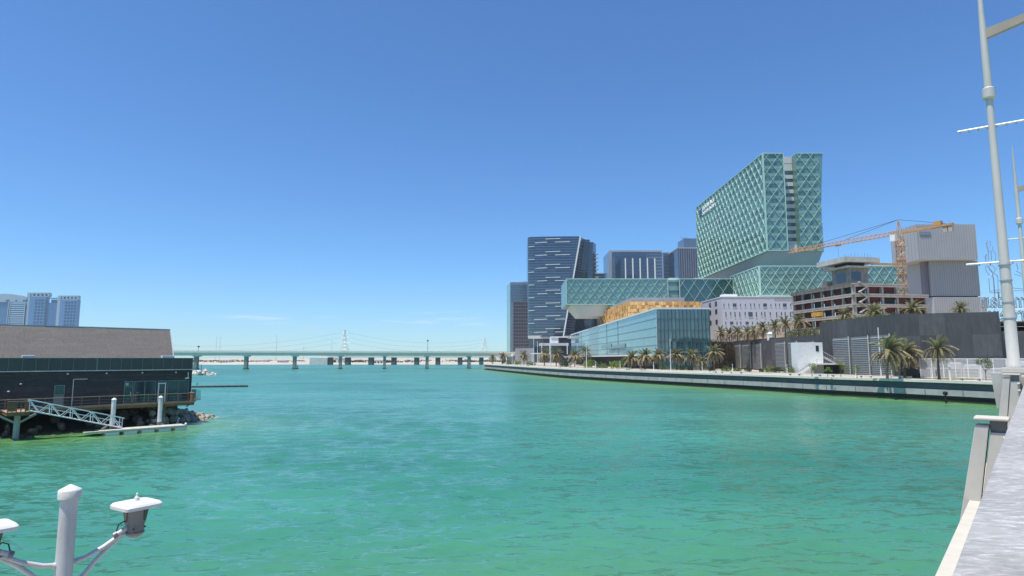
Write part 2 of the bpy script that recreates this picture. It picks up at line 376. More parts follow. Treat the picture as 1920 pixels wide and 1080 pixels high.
T['mint'] = M('mint_steel', (.41, .61, .53), .45, .1, var=.08, scale=.3)
T['mint_glass'] = glass('mint_glass', (.12, .24, .20), .45, .12)
T['teal_glass'] = glass('teal_glass', (.12, .24, .215), .7, .07)
T['deep_glass'] = glass('deep_green_glass', (.018, .085, .075), .35, .08)
T['bay_mid'] = glass('bay_mid_glass', (.105, .22, .19), .25, .1); T['bay_dark'] = glass('bay_dark_glass', (.07, .155, .135), .25, .1); T['bay_blind'] = glass('bay_blind_glass', (.17, .30, .26), .25, .15)
T['mint_band'] = glass('mint_spandrel', (.18, .325, .275), .25, .25)
T['soffit'] = M('grey_cladding', (.36, .37, .38), .6, .1, var=.06, scale=.1)
T['soffit_light'] = M('light_cladding', (.62, .62, .61), .6, .05, var=.05, scale=.1)
def lattice(parent, o, u, Wd, Hh, n, dw, dh, w=.42, d=.35, mat=None, frame=True, floors=None, fmat=None, fd=.14, fw=1.0):
    """diagrid in front of a facade: o bottom corner, u along, n outward"""
    mat = mat or T['mint']; o, u, n = Vector(o), Vector(u), Vector(n); zz = Vector((0, 0, 1)); s = dw/dh
    if floors:
        for k in range(floors):
            z = Hh*(k+.12)/floors; p = o + zz*z + n*fd*.5
            bar('floor_band', p, p + u*Wd, Hh/floors*.42*fw, fd, fmat or T['mint_band'], parent, n)
    k = -math.ceil(s*Hh/dw)
    while k*dw < Wd:
        for sg in (1, -1):
            x0, x1, z0, z1 = k*dw, k*dw + s*Hh, 0., Hh
            if sg < 0: x0, x1 = x1, x0
            # clip to 0..Wd
            pts = []
            for a in (0., Wd):
                t = (a - x0)/(x1 - x0)
                if 0 < t < 1: pts.append((t, a))
            ts = [0., 1.]
            lo, hi = sorted(((0-x0)/(x1-x0), (Wd-x0)/(x1-x0))); lo = max(lo, 0); hi = min(hi, 1)
            if hi - lo > .04:
                pa = o + u*(x0+(x1-x0)*lo) + zz*Hh*lo; pb = o + u*(x0+(x1-x0)*hi) + zz*Hh*hi
                e = n*(.22 + (.03 if sg > 0 else 0)) + n*fd; bar('lattice_bar', pa+e, pb+e, w, d, mat, parent, n)
        k += 1
    if frame:
        e = n*(.2 + fd)
        for a, b in ((o, o+u*Wd), (o+zz*Hh, o+u*Wd+zz*Hh), (o, o+zz*Hh), (o+u*Wd, o+u*Wd+zz*Hh)):
            bar('edge_trim', a+e, b+e, .42, .4, mat, parent, n)

# ------------------------------------------------------------------ hospital: tower, two long wings
def hospital():
    Y0 = 320.; XL = at(1439, 470, Y0).x; XR = at(1554, 470, Y0).x; ZT = ZZ(288, Y0); ZB = ZZ(470, Y0)
    Y1 = 440.; h = thing('hospital', 'green glass hospital with white diagonal lattice, big tower and long low wings', 'hospital', (XL, Y0, 4))
    xa = at(1477, 470, Y0).x; xb = at(1502, 470, Y0).x; Hh = ZT-ZB
    tw = MB().prism([(XL, Y0), (xa, Y0), (xa, Y1), (XL, Y1)], ZB, ZT).build('tower_block', T['teal_glass'], h)
    tw2 = None
    # right half of the tower with the cut corner
    c = 4.6
    tw2 = MB().prism([(xb, Y0), (XR-c, Y0), (XR, Y0+5), (XR, Y1), (xb, Y1)], ZB, ZT, [(xb, Y0), (XR-.3, Y0), (XR, Y0+5), (XR, Y1), (xb, Y1)]).build('tower_block', T['mint_glass'], h)
    MB().box(xa+.01, xb-.01, Y0+5, Y1-3, ZB-2, ZT-1.2).build('tower_core', T['soffit'], h)
    nf = 13
    for k in range(nf):
        z = ZB + Hh*k/nf
        if k in (0,): continue
        if k >= nf-2:
            bar('slot_panel', (xa+.1, Y0+4.8, z+Hh/nf*.5), (xb-.1, Y0+4.8, z+Hh/nf*.5), Hh/nf*.92, .3, T['soffit_light'], h, (0, -1, 0)); continue
        bar('slot_panel', (xa+.1, Y0+4.8, z+.8), (xb-.1, Y0+4.8, z+.8), 2.1, .4, T['soffit_light'], h, (0, -1, 0))
        bar('slot_window', (xa+.1, Y0+4.85, z+2.9), (xb-.1, Y0+4.85, z+2.9), 1.7, .2, T['deep_glass'], h, (0, -1, 0))
    MB().box(xa+.2, xb-.2, Y0+3.4, Y0+4.7, ZB-6.5, ZB+Hh/nf*.9).build('slot_base', T['soffit_light'], h)
    lattice(tw, (XL, Y0, ZB), (1, 0, 0), xa-XL, Hh, (0, -1, 0), 6., Hh/nf*2, .17, .3, floors=nf, fw=.9)
    lattice(tw2, (xb, Y0, ZB), (1, 0, 0), XR-c-xb+1.8, Hh, (0, -1, 0), 6., Hh/nf*2, .17, .3, floors=nf, fw=.9, frame=False)
    lattice(tw, (XL, Y1, ZB), (0, -1, 0), Y1-Y0, Hh, (-1, 0, 0), 6., Hh/nf*2, .17, .3, floors=nf, fw=.9)
    # glazing bays between the floor bands: blinds, dark rooms, reflections
    gl = [T['bay_dark'], T['bay_dark'], T['bay_mid'], T['bay_mid'], T['bay_blind']]; g = random.Random(12)
    def bays(par, o, u, Wd, H_, n, fl, bw):
        o, u, n = Vector(o), Vector(u), Vector(n); m = max(1, round(Wd/bw))
        for k in range(fl):
            z = H_*(k+.62)/fl
            for i in range(m):
                p = o+u*(Wd*i/m+.08)+Vector((0, 0, z))+n*.03; bar('window_bay', p, p+u*(Wd/m-.16), H_/fl*.50, .05, g.choice(gl), par, n)
    bays(tw, (XL, Y0, ZB), (1, 0, 0), xa-XL, Hh, (0, -1, 0), nf, 3.2); bays(tw2, (xb, Y0, ZB), (1, 0, 0), XR-c-xb, Hh, (0, -1, 0), nf, 3.2)
    bays(tw, (XL, Y1, ZB), (0, -1, 0), Y1-Y0, Hh, (-1, 0, 0), nf, 8.5)
    for zz in (ZT+.35,):
        MB().box(XL-.3, xa, Y0-.3, Y1, zz-.35, zz).build('roof_edge', T['mint'], h); MB().box(xb, XR, Y0-.3, Y1, zz-.35, zz).build('roof_edge', T['mint'], h)
    ZS = ZZ(497, Y0)
    MB().prism([(XL+4, Y0+3), (XR-5, Y0+3), (XR-5, Y1-4), (XL+4, Y1-4)], ZS, ZB-.02, [(XL+.8, Y0+1), (XR-2.5, Y0+1), (XR-2.5, Y1-1), (XL+.8, Y1-1)]).build('tower_soffit', T['soffit'], h)
    # right wing under the tower
    YA = 306.; X2 = at(1425, 530, YA).x; X3 = at(1740, 530, YA).x; ZA = ZZ(499, YA); ZC = ZZ(554, YA); YB = 346.
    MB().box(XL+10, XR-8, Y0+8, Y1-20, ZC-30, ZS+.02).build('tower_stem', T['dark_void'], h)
    w2 = MB().box(X2, X3, YA, YB, ZC, ZA).build('wing', T['mint_glass'], h)
    lattice(w2, (X2, YA, ZC), (1, 0, 0), X3-X2, ZA-ZC, (0, -1, 0), 5.2, (ZA-ZC)/2, .17, .3, floors=4)
    lattice(w2, (X2, YB, ZC), (0, -1, 0), YB-YA, ZA-ZC, (-1, 0, 0), 5.2, (ZA-ZC)/2, .17, .3, floors=4)
    # left wing, cantilevered towards the water
    YD = 342.; X4 = at(1062, 545, YD).x; ZU = ZZ(523, YD); ZL = ZZ(571, YD); X5 = X2-.5; YE = 376.
    xs = at(1252, 545, YD).x; xs2 = at(1274, 545, YD).x
    w4 = MB().box(X4, xs, YD, YE, ZL, ZU).build('wing', T['mint_glass'], h)
    w5 = MB().box(xs2, X5, YD, YE, ZL, ZU).build('wing', T['deep_glass'], h)
    MB().box(xs, xs2, YD+1.5, YE, ZL, ZU-.3).build('wing_joint', T['mint_band'], h)
    for k in range(3):
        z = ZL + (ZU-ZL)*(k+.55)/3; bar('joint_window', (xs, YD+1.4, z), (xs2, YD+1.4, z), 1.4, .2, T['deep_glass'], h, (0, -1, 0))
    lattice(w4, (X4, YD, ZL), (1, 0, 0), xs-X4, ZU-ZL, (0, -1, 0), 5.2, (ZU-ZL)/2, .17, .3, floors=4)
    lattice(w5, (xs2, YD, ZL), (1, 0, 0), X5-xs2, ZU-ZL, (0, -1, 0), 6.5, (ZU-ZL)/1.5, .17, .3, floors=4, fmat=T['deep_glass'], fw=.5)
    MB().box(X4-.15, X4, YD, YE, ZL, ZU).build('wing_end', T['mint_band'], h)
    xm = at(1150, 580, YD).x
    MB().prism([(X4+8, YD+4), (xm+14, YD+4), (xm+14, YE-3), (X4+8, YE-3)], ZL-6, ZL-.02, [(X4+3, YD+1.5), (X5, YD+1.5), (X5, YE-1.5), (X4+3, YE-1.5)]).build('wing_soffit', T['soffit_light'], h)
    for px in (1160, 1205, 1260, 1320):
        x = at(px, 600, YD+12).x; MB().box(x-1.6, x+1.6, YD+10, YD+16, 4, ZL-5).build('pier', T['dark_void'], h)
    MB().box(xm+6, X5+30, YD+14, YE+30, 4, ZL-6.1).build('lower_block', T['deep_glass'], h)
    # small white vents on the wing roof
    for px in (1258, 1305):
        x = at(px, 520, YD+6).x; MB().box(x-1.5, x+4, YD+4, YD+8, ZU, ZU+1.1).build('roof_vent', T['white_paint'], h)
    # lettering high on the long side of the tower
    ys = np.interp(1325, [1300, 1434], [Y1, Y0])
    def side_text(s, y, z, size, mat, name, width=None):
        cu = bpy.data.curves.new(name, 'FONT'); cu.body = s; cu.size = size; cu.extrude = .12; cu.align_x = 'LEFT'
        ob = bpy.data.objects.new(name, cu); COL.objects.link(ob); bpy.context.view_layer.update()
        me = bpy.data.meshes.new_from_object(ob.evaluated_get(bpy.context.evaluated_depsgraph_get())); bpy.data.objects.remove(ob)
        me.materials.clear(); me.materials.append(mat)
        k = 1.
        if width and len(me.vertices):
            xs_ = [v.co.x for v in me.vertices]; k = width/(max(xs_)-min(xs_))
        o = link(name, me, h)
        o.matrix_basis = Matrix.Translation((XL-.75, y, z)) @ Matrix(((0, 0, -1), (-1, 0, 0), (0, 1, 0))).to_4x4() @ Matrix.Diagonal((k, 1, 1, 1))
        return o
    T['sign_white'] = M('sign_white', (.85, .86, .87), .5, var=0); T['sign_blue'] = M('sign_blue', (.03, .07, .17), .4, var=0)
    # find distances along the side for the two ends of the sign
    def side_y(px, py): x, y, z = ray(px, py); return XL*y/x
    ya, yb = side_y(1318, 395), side_y(1341, 385); zt = at(1318, 396, ya).z
    side_text('\ufef2\ufe92\ufec7\ufeee\ufe91\u0623 \ufeda\ufee8\ufef4\ufee0\ufedb \u062f\u0627\ufefc\ufed4\ufef4\ufee0\ufedb', ya, zt+.3, 3.6, T['sign_white'], 'sign_lettering', ya-yb)
    side_text('Cleveland Clinic Abu Dhabi', ya, zt-3.2, 3.4, T['sign_white'], 'sign_lettering', ya-yb)
    y2 = side_y(1309, 400); lg = MB()
    for i in range(2):
        for j in range(2): lg.box(XL-.8, XL-.5, ya+1.5+i*2.6, ya+3.8+i*2.6, zt-3.4+j*2.9, zt-.9+j*2.9)
    lg.build('sign_logo', T['sign_blue'], h)
    return h
hospital()

# ------------------------------------------------------------------ waterside glass pavilion and its timber crown
T['pav_glass'] = glass('pale_blue_glass', (.13, .30, .33), .55, .05, .01)
T['pav_front'] = glass('dark_teal_glass', (.022, .085, .095), .45, .05, .015)
T['pav_line'] = M('joint_line', (.06, .14, .15), .5, var=0)
T['mullion'] = M('mullion', (.10, .15, .16), .4, .4, var=.1)
T['timber'] = M('orange_timber', (.74, .44, .16), .7, var=.35, scale=.5, bump=.3)
T['timber_dark'] = M('dark_timber', (.56, .30, .10), .7, var=.3, scale=.5)
def pavilion():
    Y0 = 222.; Xc = at(1232, 640, Y0).x; XR = at(1331, 640, Y0).x; ZT = ZZ(580, Y0); zb = ZZ(664, Y0)
    yfar = 470.; Xf = at(1071, 640, yfar).x
    p = thing('glass_pavilion', 'long pale blue glass hall with sharp corner behind the promenade palms', 'building', (Xc, Y0, 4))
    a, b = Vector((Xc, Y0, 0)), Vector((Xf, yfar, 0)); u = (b-a).normalized(); nn = Vector((-u.y, u.x, 0)); Lh = (b-a).length
    if nn.x > 0: nn = -nn
    MB().prism([(Xc, Y0), (XR, Y0), (XR+4, Y0+60), (Xf+40, yfar), (Xf, yfar)], zb, ZT).build('hall', T['pav_glass'], p)
    MB().prism([(Xc-.4, Y0-.4), (XR+.4, Y0-.4), (XR+4, Y0+60), (Xf+40, yfar), (Xf-.4, yfar)], ZT, ZT+.6).build('roof_edge', T['white_metal'], p)
    # thin joints on the long side
    for k in range(1, 5):
        z = zb + (ZT-zb)*k/5; bar('glass_joint', a+nn*.05+Vector((0,0,z)), b+nn*.05+Vector((0,0,z)), .16, .1, T['pav_line'], p, nn)
    for px in (1090, 1138, 1159):
        x, y, z = ray(px, 640); kk = x/y; t = (a.x - kk*a.y)/(kk*u.y - u.x); q = a + u*t + nn*.06
        bar('glass_joint', q+Vector((0,0,zb)), q+Vector((0,0,ZT)), .3, .12, T['pav_line'], p, nn)
    # vents in the lower right of the long side
    for p0, p1 in ((1128, 1147), (1149, 1173)):
        def tt(px, py=645):
            x, y, z = ray(px, py); kk = x/y; return (a.x - kk*a.y)/(kk*u.y - u.x)
        q0 = a+u*tt(p0)+nn*.15; q1 = a+u*tt(p1)+nn*.15; zc = at(p1, 648, q1.y).z
        bar('vent_panel', q0+Vector((0,0,zc)), q1+Vector((0,0,zc)), 1.7, .3, T['pav_front'], p, nn)
    # front: curtain wall standing down to the ground
    MB().box(Xc+.02, XR, Y0-.25, Y0+.2, 4, ZT-.01).build('curtain_wall', T['pav_front'], p)
    n = 14
    rows = [4.2, 8.2, 10.4, 14.2, 18.2, 22.2, ZT-.3]
    for i in range(n):
        for j in range(len(rows)-1):
            if j in (1,): continue
            x0 = Xc + (XR-Xc)*i/n; z0, z1 = rows[j], rows[j+1]
            jj = RNG.normal(0, .012)
            panel('pane', (x0+.12, Y0-.30-abs(jj), z0+.12), ((XR-Xc)/n-.24, jj, 0), (0, 0, z1-z0-.24), .04, T['pav_front'] if (i*7+j*3) % 5 else T['pav_pane'], p)
    for i in range(n+1):
        x = Xc + (XR-Xc)*i/n; bar('mullion', (x, Y0-.5, 4), (x, Y0-.5, ZT), .16, .35, T['mullion'], p, (0, -1, 0))
    for z in rows[1:-1]: bar('transom', (Xc, Y0-.42, z), (XR, Y0-.42, z), .22, .2, T['mullion'], p, (0, -1, 0))
    bar('corner_trim', (Xc, Y0-.4, zb), (Xc, Y0-.4, ZT), .3, .3, T['white_metal'], p, (0, -1, 0))
    # recessed storey under the long side, shade painted near-black, with a thin pale ledge
    ai, bi = a - nn*3.0, b - nn*3.0
    MB().prism([(ai.x+.5, ai.y+1), (bi.x, bi.y), (bi.x+30, bi.y), (XR, Y0+40), (XR, Y0+1)], 3.9, zb-.6).build('recessed_storey', T['dark_void'], p)
    MB().prism([tuple((a+nn*1.5+u*.3).xy), tuple((b+nn*6).xy), (b.x+30, b.y), (XR, Y0+40), (XR, Y0+.4)], zb-.6, zb-.01).build('ledge', T['white_concrete'], p)
    # timber crown on the roof
    YT = 290.; XA = at(1177, 566, YT).x; XB = at(1316, 566, YT).x; Z2 = ZZ(565, YT); YF = 362.
    c = thing('timber_crown', 'orange perforated timber screen box on the roof of the glass hall', 'roof screen', (XA, YT, ZT))
    MB().prism([(XA+.6, YT+.6), (XB-.6, YT+.6), (XB-.6, YF), (XA-3, YF)], ZT+.6, Z2-.2).build('core', T['timber_dark'], c)
    MB().prism([(XA+2, YT+1), (XB-8, YT+1), (XB-8, YF), (XA-1, YF)], Z2-.2, Z2+1.9).build('grey_top', T['soffit'], c)
    rng = random.Random(4); k = 0
    zsteps = np.linspace(ZT+.6, Z2, 6)
    for face in (0, 1):
        Lf = (XB-XA) if face == 0 else math.hypot(YF-YT, 3.6); x = 0.
        while x < Lf-.2:
            w = rng.uniform(.9, 1.6)
            for j in range(5):
                if rng.random() < .16: continue
                z0, z1 = zsteps[j], zsteps[j+1]; d = rng.uniform(-.1, .35)
                if k >= 290: break
                if face == 0: panel('timber_panel', (XA+x, YT-d, z0), (min(w, Lf-x)-.1, rng.uniform(-.2, .2), 0), (0, 0, z1-z0-.12), .2, T['timber'] if rng.random() < .75 else T['timber_dark'], c)
                else:
                    f0 = Vector((XA-d, YT, 0)) + Vector((-3.6, YF-YT, 0))*((x+w)/Lf); f1 = Vector((3.6, -(YF-YT), 0)).normalized()
                    panel('timber_panel', (f0.x, f0.y, z0), f1*(w-.1), (0, 0, z1-z0-.12), .2, T['timber'] if rng.random() < .75 else T['timber_dark'], c)
                k += 1
            x += w if face == 0 else w*2.0
    MB().box(XA+30, XA+32, YT-3, YT-1.2, ZT+.6, ZT+3).build('roof_unit', T['white_paint'], c)
T['pav_pane'] = glass('teal_pane', (.05, .15, .155), .45, .05, .015)
pavilion()

# ------------------------------------------------------------------ white annex with slot windows
T['annex'] = M('pale_lilac_render', (.50, .51, .56), .75, var=.05, scale=.15)
T['window_dark'] = glass('dark_window', (.02, .03, .04), .25, .1)
def annex():
    Y0 = 290.; X0 = at(1355, 580, Y0).x; X1 = at(1509, 580, Y0).x; ZT = ZZ(557, Y0); Y1 = 318.; X2 = at(1317, 580, Y1).x
    h = thing('hospital_annex', 'white flat roofed block with scattered slot windows below the green wing', 'building', (X0, Y0, 14))
    MB().prism([(X0, Y0), (X1, Y0), (X1, Y1+10), (X2, Y1+10), (X2, Y1)], 13, ZT).build('wall', T['annex'], h)
    MB().prism([(X0-.2, Y0-.2), (X1, Y0-.2), (X1, Y1), (X2-.2, Y1)], ZT, ZT+.35).build('parapet', T['white_paint'], h)
    xa = at(1452, 560, Y0).x
    MB().box(xa, X1, Y0-.06, Y0+.1, ZZ(564, Y0), ZT-.3).build('grey_band', T['soffit'], h)
    MB().box(X0+1, X0+8, Y0+2, Y0+6, ZT+.35, ZT+1.6).build('roof_unit', T['white_paint'], h)
    g = random.Random(3)
    def win(px, y0, y1, w):
        xc = at(px, 585, Y0).x; z0, z1 = ZZ(y1, Y0), ZZ(y0, Y0); ww = w*Y0/FPX
        panel('window', (xc-ww/2, Y0+.02, z0), (ww, 0, 0), (0, 0, z1-z0), .07, T['window_dark'], h)
        panel('window_sill', (xc-ww/2-.1, Y0-.02, z0-.12), (ww+.2, 0, 0), (0, 0, .12), .18, T['white_paint'], h)
    for px in (1358, 1367, 1389, 1398, 1408, 1415, 1424, 1446, 1455, 1462, 1483, 1490): win(px, 569 + g.choice((0, 1)), 575, 1.6)
    for px in (1378, 1435, 1472, 1500): win(px, 569, 575.5, 7)
    for px in (1361, 1370, 1378, 1387, 1397, 1418, 1428, 1434, 1444, 1456, 1465, 1472, 1482, 1502): win(px, 585, 595 - g.choice((0, 0, 3)), 1.9)
    for px in (1407, 1492): win(px, 585, 594, 8)
    for px in (1360, 1381, 1388, 1410, 1419, 1440): win(px, 603, 609, 1.8)
    for px in (1371, 1400): win(px, 603, 609, 6)
    for z in (586, 571, 606):        # on the short side
        for t in (.3, .6): 
            zz = ZZ(z, Y0); q = Vector((X0, Y0, zz)).lerp(Vector((X2, Y1, zz)), t); dv = (Vector((X0, Y0, 0))-Vector((X2, Y1, 0))).normalized()
            panel('window', q - dv*1.4 + Vector((-.03, -.03, 0)), dv*2.8, (0, 0, 2.2), .06, T['window_dark'], h)
annex()

# ------------------------------------------------------------------ dark blue tower with white dashes
T['zebra_glass'] = glass('dark_blue_glass', (.018, .034, .062), .32, .08, .01)
T['zebra_band'] = glass('blue_spandrel', (.075, .11, .165), .3, .15)
T['zebra_side'] = glass('blue_grey_glass', (.10, .14, .20), .5, .1)
def zebra():
    Y = 600.; ZT = ZZ(443, Y); Zb = ZZ(632, Y)
    XL = at(990, 540, Y).x; ct = at(1088, 443, Y).x; cb = at(1056, 632, Y).x; XR = at(1119, 540, Y+40).x
    h = thing('office_tower', 'dark blue curved glass tower striped with short white dashes', 'skyscraper', (XL, Y, 4))
    def ring(z, e=0.):
        t = (z-Zb)/(ZT-Zb); c = cb + (ct-cb)*t; pts = []
        for k in range(6):
            a = R(180 + 90*k/5); r = 5.; pts.append((XL+r + (r+e)*math.cos(a), Y+r+3.0 + (r+e)*math.sin(a)))
        for k in range(1, 7):
            s = k/6; pts.append((XL+5 + (c-XL-5)*s, Y+3.0*(1-s)**2 - e))
        d = XR - c
        pts += [(c+d*.30+e, Y+16), (c+d*.55+e, Y+17), (c+d*.6+e, Y+30), (c+d*.8+e, Y+31), (XR+e, Y+42), (XR, Y+60), (XL, Y+60)]
        return pts
    nf = 38; hh = (ZT-Zb)/nf
    mb = MB(); n = len(ring(Zb)); vs = []
    for k in range(nf+1): vs += [(x, y, Zb+hh*k) for x, y in ring(Zb+hh*k)]
    mb.add(vs, [(i*n+j, i*n+(j+1) % n, (i+1)*n+(j+1) % n, (i+1)*n+j) for i in range(nf) for j in range(n)] + [tuple(range(nf*n, nf*n+n)), tuple(range(n))[::-1]])
    mb.build('glass_shell', T['zebra_glass'], h)
    for k in range(nf):
        m = MB(); z = Zb+hh*k; a = ring(z, .18); b = ring(z+hh*.34, .18); mm = 13; ai = ring(z, -.5); bi = ring(z+hh*.34, -.5)
        vs = [(x, y, z) for x, y in a[:mm]] + [(x, y, z+hh*.34) for x, y in b[:mm]] + [(x, y, z) for x, y in ai[:mm]] + [(x, y, z+hh*.34) for x, y in bi[:mm]]
        m.add(vs, [(j, j+1, mm+j+1, mm+j) for j in range(mm-1)] + [(mm+j, mm+j+1, 3*mm+j+1, 3*mm+j) for j in range(mm-1)])
        m.build('floor_band', T['zebra_band'], h)
    def zf(x):
        s = min(1, max(0, (x-XL-5)/60)); return Y+3*(1-s)**2
    for r in range(8):
        for (a, b, yy) in ((1022.7, 1050.4, 447.8), (995, 1026, 454.4), (1040.4, 1068.4, 453.9), (991.4, 1002, 461.5)):
            py = yy + 24.1*r
            if py > 628: continue
            x0, x1 = at(a, py, Y).x, at(b, py, Y).x; z = ZZ(py, Y); t = (z-Zb)/(ZT-Zb); c = cb+(ct-cb)*t
            if x0 > c-2: continue
            x1 = min(x1, c-1); dz = (x1-x0)*.02
            y0 = Y+3*(1-min(1, max(0, (x0-XL-5)/(c-XL-5))))**2; y1 = Y+3*(1-min(1, max(0, (x1-XL-5)/(c-XL-5))))**2
            if x0 < XL+4: y0 += 1.6
            bar('light_bar', (x0, y0-.7, z), (x1, y1-.7, z+dz), .52, .6, T['white_paint'], h, (0, -1, 0))
    bar('white_edge', (cb, Y-.5, Zb), (ct, Y-.5, ZT), 1.3, 1, T['white_paint'], h, (0, -1, 0))
    for k in range(14):
        z = ZT - 11 - k*4.1; x = XR
        bar('balcony', (x-7, Y+36, z), (x+1.5, Y+43, z), 3.2, 1.1, T['white_paint'], h)
    for k in range(30):
        z = ZT-4-k*3.4; t = (z-Zb)/(ZT-Zb); c = cb+(ct-cb)*t; d = XR-c
        for s in (.36, .50): bar('window', (c+d*s, Y+15.7, z), (c+d*s+2.2, Y+15.9, z), 2.0, .5, T['window_dark'], h, (0, -1, 0))
    xa, xb = at(993, 650, Y-10).x, at(1066, 650, Y-10).x
    MB().box(XL+1, cb+14, Y+4, Y+50, 4, Zb-.2).build('base_storey', T['zebra_glass'], h)
    bar('base_ledge', (XL, Y+2, Zb), (cb+12, Y+2, Zb), .8, 3, T['white_concrete'], h)
    # entrance block with white canopies at the foot
    e = thing('entrance_block', 'small white and dark entrance block at the foot of the dashed tower', 'building', (at(1014, 660, 520).x, 520, 4))
    y = 520.; bx = lambda a, b, c, d, y0, y1, m, nme: MB().box(at(a, 650, y).x, at(b, 650, y).x, y0, y1, ZZ(d, y), ZZ(c, y)).build(nme, m, e)
    bx(1014, 1066, 648, 664, y+6, y+25, T['window_dark'], 'glass_wall'); bx(1013, 1067, 643, 648, y+3, y+26, T['annex'], 'canopy')
    bx(1034, 1067, 630.5, 632.5, y+5, y+24, T['white_paint'], 'upper_canopy'); bx(1034, 1048, 632.5, 643, y+5.5, y+24, T['white_paint'], 'upper_wall')
    bx(1048, 1066, 633, 643, y+8, y+24, T['window_dark'], 'upper_window')
    for px in (1016, 1031, 1064): bx(px-.7, px+.7, 643, 664, y+2, y+3, T['white_paint'], 'column')
zebra()

# ------------------------------------------------------------------ other towers behind
T['lav_glass'] = glass('lavender_glass', (.17, .19, .25), .3, .2)
T['plum'] = M('plum_panel', (.075, .06, .07), .5, var=.15, scale=.2)
T['plum_band'] = M('plum_band', (.20, .18, .21), .5, var=.1, scale=.2)
T['green_side'] = glass('green_side_glass', (.17, .34, .31), .3, .2)
T['blue_grey'] = glass('blue_grey_facade', (.085, .125, .175), .35, .12)
T['blue_dark'] = glass('navy_facade', (.02, .036, .07), .35, .1)
def slab_tower():
    Y = 780.; x0, x1 = at(957, 590, Y).x, at(1000, 590, Y).x; ZT = ZZ(529, Y); zm = ZZ(566, Y); xl = at(951, 590, Y+40).x
    h = thing('slab_tower', 'narrow tower with green side and plum grid, left of the dashed tower', 'skyscraper', (x0, Y, 4))
    MB().prism([(x0, Y), (x1, Y), (x1, Y+40), (xl, Y+40)], 4, ZT).build('body', T['lav_glass'], h)
    MB().prism([(x0-.2, Y-.3), (xl-.6, Y+40), (xl-.2, Y+40.2), (x0+.3, Y-.1)], 4, ZT-.4).build('green_side', T['green_side'], h)
    MB().box(x0+3.5, x1, Y-.5, Y-.02, 8, zm).build('plum_screen', T['plum'], h)
    for k in range(9):
        x = x0+4+(x1-x0-4)*k/8; bar('fin', (x, Y-.8, 8), (x, Y-.8, zm), .45, .7, T['plum_band'], h, (0, -1, 0))
    for k in range(17):
        z = 9+(zm-9)*k/16; bar('floor_band', (x0+3.5, Y-.65, z), (x1, Y-.65, z), 1.0, .3, T['plum_band'], h, (0, -1, 0))
    for k in range(7):
        z = zm+1.5+(ZT-zm-2)*k/7; bar('floor_band', (x0+.3, Y-.2, z), (x1, Y-.2, z), 1.0, .4, T['blue_grey'], h, (0, -1, 0))
    bar('roof_davit', (x0+16, Y+10, ZT+2), (x0+32, Y+10, ZT+3), .5, .5, T['grey_metal'], h)
    MB().box(x0+20, x0+22, Y+9, Y+11, ZT, ZT+2).build('roof_post', T['grey_metal'], h)
slab_tower()
def frame_tower():
    Y = 640.; X = lambda px: at(px, 500, Y).x; Z = lambda py: ZZ(py, Y)
    h = thing('frame_tower', 'blue grey tower with five white fins behind the green wing', 'skyscraper', (X(1145), Y, 4))
    MB().box(X(1145), X(1245), Y+8, Y+50, 4, Z(468)).build('body', T['blue_grey'], h)
    MB().box(X(1156), X(1214), Y+7.2, Y+8.3, 4, Z(477)).build('recess', T['blue_dark'], h)
    for k in range(14): 
        z = Z(468)-3.6*(k+1); bar('floor_band', (X(1215), Y+7.6, z), (X(1245), Y+7.6, z), 1.2, .5, T['lav_glass'], h, (0, -1, 0))
    bar('top_trim', (X(1145), Y+7.5, Z(469)), (X(1245), Y+7.5, Z(469)), 1.8, 1.2, T['soffit'], h, (0, -1, 0))
    bar('side_trim', (X(1147), Y+7.4, 10), (X(1147), Y+7.4, Z(470)), 3, 1.2, T['soffit'], h, (0, -1, 0))
    MB().box(X(1161), X(1223), Y-12, Y+7, 4, Z(489)).build('front_block', T['blue_dark'], h)
    for px in (1168.5, 1182, 1195.5, 1209, 1222.5):
        bar('fin', (X(px), Y-12.6, 10), (X(px), Y-12.6, Z(488)), 1.1, 1.2, T['white_paint'], h, (0, -1, 0))
    for k in range(10): bar('floor_line', (X(1161), Y-12.15, Z(489)-4*(k+1)), (X(1223), Y-12.15, Z(489)-4*(k+1)), .3, .2, T['zebra_band'], h, (0, -1, 0))
frame_tower()
